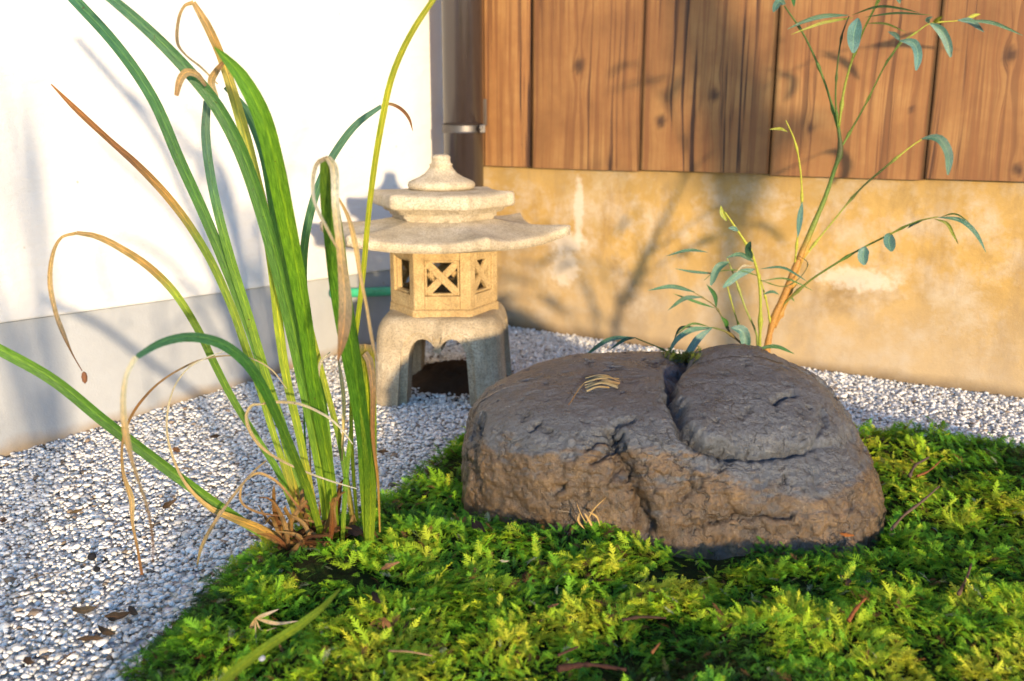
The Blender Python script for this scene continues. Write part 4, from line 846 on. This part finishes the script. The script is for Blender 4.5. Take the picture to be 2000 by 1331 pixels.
def scatter(N, dom, size, zoff=0., tilt=(-.1, .8), filt=None):
    X = rng.uniform(dom[0], dom[1], N); Y = rng.uniform(dom[2], dom[3], N); ms_ = moss_sd(X, Y); px_, py_ = proj(np.stack([X, Y, X * 0 + .03], 1))
    e = ((np.abs((X - ROCK_C[0]) / (ROCK_A * .87))) ** 2.7 + (np.abs((Y - ROCK_C[1]) / (ROCK_B * .87))) ** 2.7)
    kp = (ms_ > -.004) & (px_ > -60) & (px_ < 2080) & (py_ < 1440) & (e > 1)
    return X[kp], Y[kp], ms_[kp]
X, Y, msd = scatter(190000, (-.75, 1.35, .66, 1.72), 0)
# thin out: crown of the plant and a few bare hollows
cr = gnd(612, 1092, .02); hollow = fbm(xy3(X, Y, 11), 3, 55); dc = np.hypot((X - cr[0]) / 1.0, (Y - cr[1]) / .6)
kp = (dc > .058) & ~((hollow > .42) & (rng.random(len(X)) < .93)) & (rng.random(len(X)) < np.clip(.35 + msd * 30, 0, 1)) & (rng.random(len(X)) < np.clip((.92 / Y) ** 2, .25, 1))
X, Y, msd, hollow = X[kp], Y[kp], msd[kp], hollow[kp]
NM = 36000
if len(X) > NM:
    sel = rng.permutation(len(X))[:NM]; X, Y, msd, hollow = X[sel], Y[sel], msd[sel], hollow[sel]
n = len(X); print('moss fronds', n)
clump = vnoise(xy3(X, Y, 26), 77); clump2 = vnoise(xy3(X, Y, 60), 78)
Zm = moss_h(X, Y) + .004 + .008 * np.clip(clump, 0, 1) + rng.uniform(-.006, .006, n)
sc = .9 * (.011 + .017 * rng.random(n) ** 1.8) * (1 + .35 * clump) * np.clip(.45 + msd * 12, .45, 1) * np.clip(.72 + .5 * (Y - .7), .7, 1.15)
az = np.where(rng.random(n) < .65, 6.28 * vnoise(xy3(X, Y, 12), 13) + rng.normal(0, .7, n), rng.uniform(0, 6.28, n)); long_ = rng.random(n) < .012; sc = np.where(long_, sc * 1.7, sc); el = np.where(long_, rng.uniform(.5, 1.1, n), rng.uniform(0, .8, n)); ro = rng.normal(0, .45, n)
ca, sa, ce, se, cr_, sr = np.cos(az), np.sin(az), np.cos(el), np.sin(el), np.cos(ro), np.sin(ro)
Rz = np.zeros((n, 3, 3)); Rz[:, 0, 0] = ca; Rz[:, 0, 1] = -sa; Rz[:, 1, 0] = sa; Rz[:, 1, 1] = ca; Rz[:, 2, 2] = 1
Ry = np.zeros((n, 3, 3)); Ry[:, 0, 0] = ce; Ry[:, 0, 2] = -se; Ry[:, 2, 0] = se; Ry[:, 2, 2] = ce; Ry[:, 1, 1] = 1
Rx = np.zeros((n, 3, 3)); Rx[:, 0, 0] = 1; Rx[:, 1, 1] = cr_; Rx[:, 1, 2] = -sr; Rx[:, 2, 1] = sr; Rx[:, 2, 2] = cr_
RR = Rz @ Ry @ Rx * sc[:, None, None]
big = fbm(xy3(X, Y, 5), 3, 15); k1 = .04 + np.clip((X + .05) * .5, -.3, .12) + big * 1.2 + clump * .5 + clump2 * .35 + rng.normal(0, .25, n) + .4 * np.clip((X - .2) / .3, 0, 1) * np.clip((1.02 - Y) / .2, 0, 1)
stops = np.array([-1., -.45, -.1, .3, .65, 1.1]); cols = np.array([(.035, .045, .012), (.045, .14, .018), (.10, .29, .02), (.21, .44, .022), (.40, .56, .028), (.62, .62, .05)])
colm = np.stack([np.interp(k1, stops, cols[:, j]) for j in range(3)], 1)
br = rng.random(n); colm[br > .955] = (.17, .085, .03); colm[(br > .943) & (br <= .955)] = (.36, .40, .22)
leftdark = np.clip((msd < .05) * .0, 0, 1)
pid = np.where(long_, 5, rng.integers(0, 16, n)); allV = []; allF = []; allC = []; off = 0
for q in range(16):
    s_ = pid == q; v0, f0 = protos[q]; vv = np.einsum('nij,vj->nvi', RR[s_], v0) + np.stack([X[s_], Y[s_], Zm[s_]], 1)[:, None]
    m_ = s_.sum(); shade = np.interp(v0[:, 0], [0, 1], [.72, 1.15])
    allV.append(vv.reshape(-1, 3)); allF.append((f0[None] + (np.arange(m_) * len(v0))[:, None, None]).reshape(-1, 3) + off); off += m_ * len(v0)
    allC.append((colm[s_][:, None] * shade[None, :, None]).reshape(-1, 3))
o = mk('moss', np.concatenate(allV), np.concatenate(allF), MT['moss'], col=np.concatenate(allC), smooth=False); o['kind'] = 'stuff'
o['label'] = 'thick feathery green moss around the boulder'
# moss pad in the cleft of the rock
h = rock_hit(1340, 700)
if h is not None:
    vv = []; ff = []; off = 0
    for k in range(170):
        t = random.random(); px0, py0 = (1305 + 55 * t + random.gauss(0, 7), 690 + 14 * math.sin(t * 3.1) + random.gauss(0, 4)); hh_ = rock_hit(px0, py0)
        if hh_ is None: continue
        v0, f0 = protos[k % 6]; a_ = random.uniform(0, 6.28); e_ = random.uniform(.1, 1.2); Rm = np.array(Matrix.Rotation(a_, 3, 'Z') @ Matrix.Rotation(-e_, 3, 'Y'))
        vv.append(v0 @ Rm.T * random.uniform(.009, .016) + hh_ + [0, 0, -.001]); ff.append(f0 + off); off += len(v0)
    o = mk('moss_tuft', np.concatenate(vv), np.concatenate(ff), MT['moss'], col=(.11, .14, .025), smooth=False, center=True); tag(o, 'small yellow green moss tuft growing in the cleft on top of the boulder', 'moss')

# ------------------------------------------------------------------ fallen leaves, twigs and seeds
def surf(px, py, lift=.0):
    h = rock_hit(px, py); g = None
    for z in np.linspace(.07, -.005, 40):
        P_ = gnd(px, py, z); hz = max(moss_h(P_[0], P_[1]) + (.016 if moss_sd(P_[0], P_[1]) > .01 else 0), .005)
        if hz >= z: g = P_; break
    if g is None: g = gnd(px, py, 0.005)
    if h is not None and h[1] < g[1]: g = h
    return g + np.array([0, 0, lift])
def dead_leaf(pts, W, c, label, curl=.5, name='dead_leaf', lift=.004, cat='leaf'):
    pts = [pts[0], (pts[1][0], .7 * (pts[0][1] + pts[2][1]) / 2 + .3 * pts[1][1] + random.uniform(-1.5, 1.5)), pts[2]]; c = tuple(v * .75 for v in c)
    P_ = np.array([surf(x_, y_, lift + .003 * (i == 2)) for i, (x_, y_) in enumerate(pts)])
    Q = spline(P_, 9); sc_ = np.linalg.norm(Q - EYE, axis=1) / FPX; prof = np.array([.15, .55, .85, 1, 1, .9, .7, .4, .06]) * W * np.array([random.uniform(.72, 1.25) for _ in range(9)])
    o = ribbon(name, Q, prof * sc_, [(0, tuple(v * .7 for v in c)), (1, c)], None, 'dry', n=16, fold=curl * random.uniform(.2, .8), twist=(random.uniform(-.3, .3), random.uniform(-.5, .5), random.uniform(-.3, .3)), m_=5, seed=random.randint(300, 900), center=True)
    return tag(o, label, cat)
def twig(pts, r_, c, label, lift=.006, name='twig', knob=True):
    c = tuple(v * .5 for v in c)
    P_ = np.array([surf(x_, y_, lift) for x_, y_ in pts]); Q = spline(P_, 16); dist = np.linalg.norm(Q - EYE, axis=1) / FPX
    r_ *= .62; rr = np.linspace(r_, r_ * .5, 16) * dist * (1 + .3 * np.array([random.uniform(-1, 1) for _ in range(16)]) * knob); V, F = tube(Q, rr, 7)
    return tag(mk(name, V, F, MT['twig'], col=c, center=True), label, 'twig')
PUR = (.055, .032, .035); DK = (.10, .065, .045)
dead_leaf([(922, 1018), (932, 1030), (950, 1050)], 24, PUR, 'dark purple brown leaf on the moss left of the boulder foot', .3)
dead_leaf([(205, 1210), (230, 1212), (258, 1206)], 22, DK, 'dark curled leaf on the gravel touching the moss edge', .5)
dead_leaf([(252, 1190), (262, 1200), (272, 1212)], 16, (.09, .075, .07), 'small grey leaf beside the dark curled leaf at the moss edge', .4)
dead_leaf([(140, 1195), (165, 1205), (192, 1196)], 18, (.13, .10, .075), 'flat brown leaf on open gravel left of the moss edge', .3)
dead_leaf([(318, 997), (330, 988), (346, 984)], 16, (.14, .09, .06), 'brown folded leaf on gravel below the hooped dry leaf', .5)
dead_leaf([(337, 880), (345, 883), (353, 890)], 14, (.36, .17, .08), 'small orange leaf on gravel near the white wall', .4)
dead_leaf([(410, 858), (420, 854), (432, 858)], 12, DK, 'tiny dark leaf on gravel near the wall, left of the clump', .4)
dead_leaf([(150, 1255), (178, 1250), (205, 1258)], 14, (.14, .09, .06), 'narrow brown leaf low on the gravel near the bottom left', .4)
dead_leaf([(192, 1228), (205, 1243), (228, 1250)], 16, (.12, .08, .055), 'crumpled brown leaf between gravel and moss near the bottom', .6)
dead_leaf([(50, 1290), (58, 1300), (70, 1306)], 18, (.14, .085, .06), 'reddish brown leaf at the bottom left corner', .5)
dead_leaf([(135, 1008), (150, 1001), (166, 1002)], 9, (.18, .12, .07), 'thin tan leaf flake on the gravel at far left', .3)
dead_leaf([(0, 1022), (8, 1010), (10, 1030)], 14, (.16, .09, .06), 'brown leaf cut by the left edge of the picture', .4)
dead_leaf([(745, 1118), (762, 1107), (782, 1108)], 16, (.40, .22, .12), 'pale brown curled leaf on the bright moss right of the clump', .6)
dead_leaf([(1640, 1048), (1655, 1050), (1668, 1056)], 10, (.45, .16, .05), 'orange flake on moss right below the boulder', .5)
dead_leaf([(1640, 1130), (1655, 1140), (1650, 1156)], 16, (.26, .15, .10), 'small brown leaf on the moss in front of the boulder right end', .5)
dead_leaf([(680, 1035), (695, 1045), (712, 1050)], 28, (.035, .025, .03), 'blackish leaf lying at the foot of the strap leaf clump', .4)
dead_leaf([(1068, 1192), (1080, 1188), (1092, 1190)], 9, (.34, .17, .10), 'small tan leaf flake in the middle of the moss', .4)
dead_leaf([(975, 1100), (985, 1103), (995, 1106)], 7, (.62, .58, .46), 'tiny cream flake on moss below the boulder left end', .3)
dead_leaf([(795, 712), (812, 706), (826, 712)], 12, DK, 'dark leaf lying on gravel beneath the lantern arch', .4)
dead_leaf([(735, 888), (748, 884), (760, 890)], 10, DK, 'dark leaf flake on gravel right of the clump', .4)
# dried bamboo leaf star
P0 = surf(500, 1228, .012)
st = thing('dry_leaf_spray', tuple(P0), 'pale dry leaf spray with thin pointed leaflets lying on dark moss', 'leaf')
for k, pts in enumerate(([(500, 1228), (540, 1218), (585, 1213)], [(500, 1228), (520, 1200), (545, 1190)], [(500, 1228), (485, 1235), (465, 1250)], [(498, 1228), (500, 1250), (507, 1277)], [(500, 1228), (512, 1232), (540, 1226)])):
    Pw = np.array([P0] + [at(x_, y_, P0[1] - .01 * (i + 1) * (1 if k == 3 else -.3)) for i, (x_, y_) in enumerate(pts[1:])]); Q = spline(Pw, 7); prof = np.array([.2, .8, 1, .9, .7, .4, .05]) * (11 if k < 3 else 5) / FPX * .95
    ribbon('leaflet', Q, prof, [(0, TAN), (1, (.55, .46, .42))], st, 'dry', n=12, fold=.3, seed=k + 50)
P0 = surf(742, 1205, .012)
st = thing('dry_leaf_bud', tuple(P0), 'orange brown bud with splayed husks on the moss near the slanting blade', 'bud')
for k in range(6):
    a_ = -.2 + k * .42; pts = [(742 + 8 * math.cos(a_ * 1.), 1206), (742 + 20 * math.cos(.2 + k * .5), 1222), (742 + 30 * math.cos(.25 + k * .5), 1238 - 4 * (k % 2))]
    Pw = np.array([at(x_, y_, P0[1] - .006 * i) for i, (x_, y_) in enumerate(pts)]); Q = spline(Pw, 6); prof = np.array([.3, .8, 1, .8, .5, .1]) * 10 / FPX * .95
    ribbon('husk', Q, prof, [(0, RUST), (1, (.5, .26, .12))], st, 'dry', n=10, fold=.5, seed=k + 60)
P0 = surf(735, 1190, .014)
dead_leaf([(728, 1172), (736, 1184), (745, 1200)], 20, PUR, 'dark leaf just behind the orange bud on the moss', .4, lift=.01)
twig([(1738, 1052), (1765, 1022), (1800, 995), (1832, 966)], 5, (.20, .13, .09), 'grey brown stick lying on moss right of the boulder', .012)
twig([(1775, 945), (1785, 925), (1800, 915), (1812, 908)], 5, (.16, .10, .08), 'short forked stick behind the long grey stick', .012)
twig([(1790, 945), (1812, 935), (1835, 915)], 3.5, (.38, .13, .04), 'reddish fern stalk next to the forked stick', .012)
twig([(1655, 1240), (1668, 1218), (1688, 1195)], 6, (.40, .13, .035), 'rust red twig standing in the moss at lower right', .016)
twig([(1870, 1180), (1885, 1150), (1895, 1120)], 5, (.20, .11, .07), 'brown twig on the shaded moss at the right', .012)
twig([(1090, 1328), (1150, 1320), (1222, 1330)], 10, (.085, .030, .018), 'thick red brown bark stick at the bottom edge', .012)
twig([(1090, 1305), (1110, 1296), (1128, 1288)], 5, (.12, .05, .03), 'short red twig above the bark stick', .014)
twig([(1272, 1300), (1280, 1290), (1288, 1280)], 5, (.35, .14, .05), 'short orange twig right of the bark stick', .014)
twig([(1215, 1228), (1250, 1222), (1300, 1224)], 6, (.08, .04, .02), 'brown stalk half sunk in a dark hollow of the moss', .010)
twig([(760, 1300), (800, 1302), (845, 1310)], 4, (.42, .28, .14), 'tan straw on the moss near the bottom centre', .016)
twig([(1040, 1015), (1090, 1012), (1130, 1018)], 2, (.45, .36, .26), 'thin pale twig on moss along the boulder foot', .01)
twig([(20, 1180), (60, 1170), (100, 1162)], 2.2, (.12, .09, .06), 'thin dark stalk on the gravel at lower left', .006)
twig([(115, 1310), (140, 1290), (150, 1286)], 3.5, (.2, .12, .08), 'short twig on gravel at the bottom left', .008)
twig([(60, 1140), (90, 1130), (125, 1126)], 1.8, (.2, .15, .1), 'fine tan stalk lying across the gravel at left', .006)
# dry leaf propped against the rock front
P0 = surf(1148, 1022, .012)
st = thing('dry_leaf_fork', tuple(P0), 'pale dry forked leaf propped against the front of the boulder', 'leaf')
for k, (pts, W) in enumerate((([(1145, 1022), (1160, 995), (1184, 972)], 4), ([(1145, 1022), (1135, 1005), (1126, 982)], 3), ([(1142, 1003), (1150, 1015), (1160, 1036)], 8), ([(1132, 1003), (1130, 1018), (1142, 1034)], 7), ([(1150, 1000), (1166, 1010), (1172, 1028)], 6))):
    Pw = np.array([at(x_, y_, P0[1] - .012) for x_, y_ in pts]); Q = spline(Pw, 7); ribbon('leaflet', Q, np.array([.3, .8, 1, 1, .8, .5, .1]) * W / FPX * 1.15, [(0, TAN), (1, (.55, .35, .15))], st, 'dry', n=10, fold=.4, seed=k + 70)
# straw wisp on the rock
P0 = surf(1175, 753, .003)
st = thing('straw_wisp', tuple(P0), 'wisp of pale dry straw lying on top of the boulder', 'straw')
for k in range(12):
    yy = 744 + k * 1.9; x0_ = 1140 + random.uniform(0, 12); x1_ = 1195 + random.uniform(-6, 16)
    pts = [(x0_, yy + random.uniform(-3, 4)), ((x0_ + x1_) / 2, yy - 4 + random.uniform(-3, 3)), (x1_, yy + random.uniform(-4, 4))]
    Pw = np.array([surf(x_, y_, .003 + .003 * (i == 1)) for i, (x_, y_) in enumerate(pts)]); Q = spline(Pw, 7)
    ribbon('straw', Q, np.full(7, random.uniform(2.5, 5)) / FPX * 1.4, [(0, (.34, .28, .19)), (1, random.choice([(.25, .17, .09), (.34, .28, .2), (.3, .19, .11)]))], st, 'dry', n=9, fold=.4, m_=3, seed=k + 80)
Pw = np.array([surf(x_, y_, .003) for x_, y_ in ((1145, 748), (1128, 768), (1118, 785), (1110, 796))]); Q = spline(Pw, 8)
ribbon('straw', Q, np.full(8, 2.5) / FPX * 1.3, [(0, TAN), (1, BRN)], st, 'dry', n=9, fold=.3, m_=3, seed=99)
# seeds
for (px, py, r_, lab) in ((180, 1093, 9, 'round black berry on the open gravel at lower left'), (190, 1118, 7, 'smaller dark seed just below the black berry'), (512, 1293, 8, 'small bluish pebble in the moss at lower left')):
    g = surf(px, py, .004); rr = r_ / FPX * g[1]; V, F = lathe(g[0], g[1], [(rr * math.sin(a), g[2] - rr * math.cos(a) * .85) for a in np.linspace(.15, 3.0, 9)], 14)
    tag(mk('seed', V, F, MT['twig'], col=(.008, .008, .012) if r_ != 8 else (.3, .32, .4), center=True), lab, 'seed')
print('done', len(bpy.data.objects))

print('tris', sum(len(p.data.loops) - 2 * len(p.data.polygons) for p in bpy.data.objects if p.type == 'MESH'))
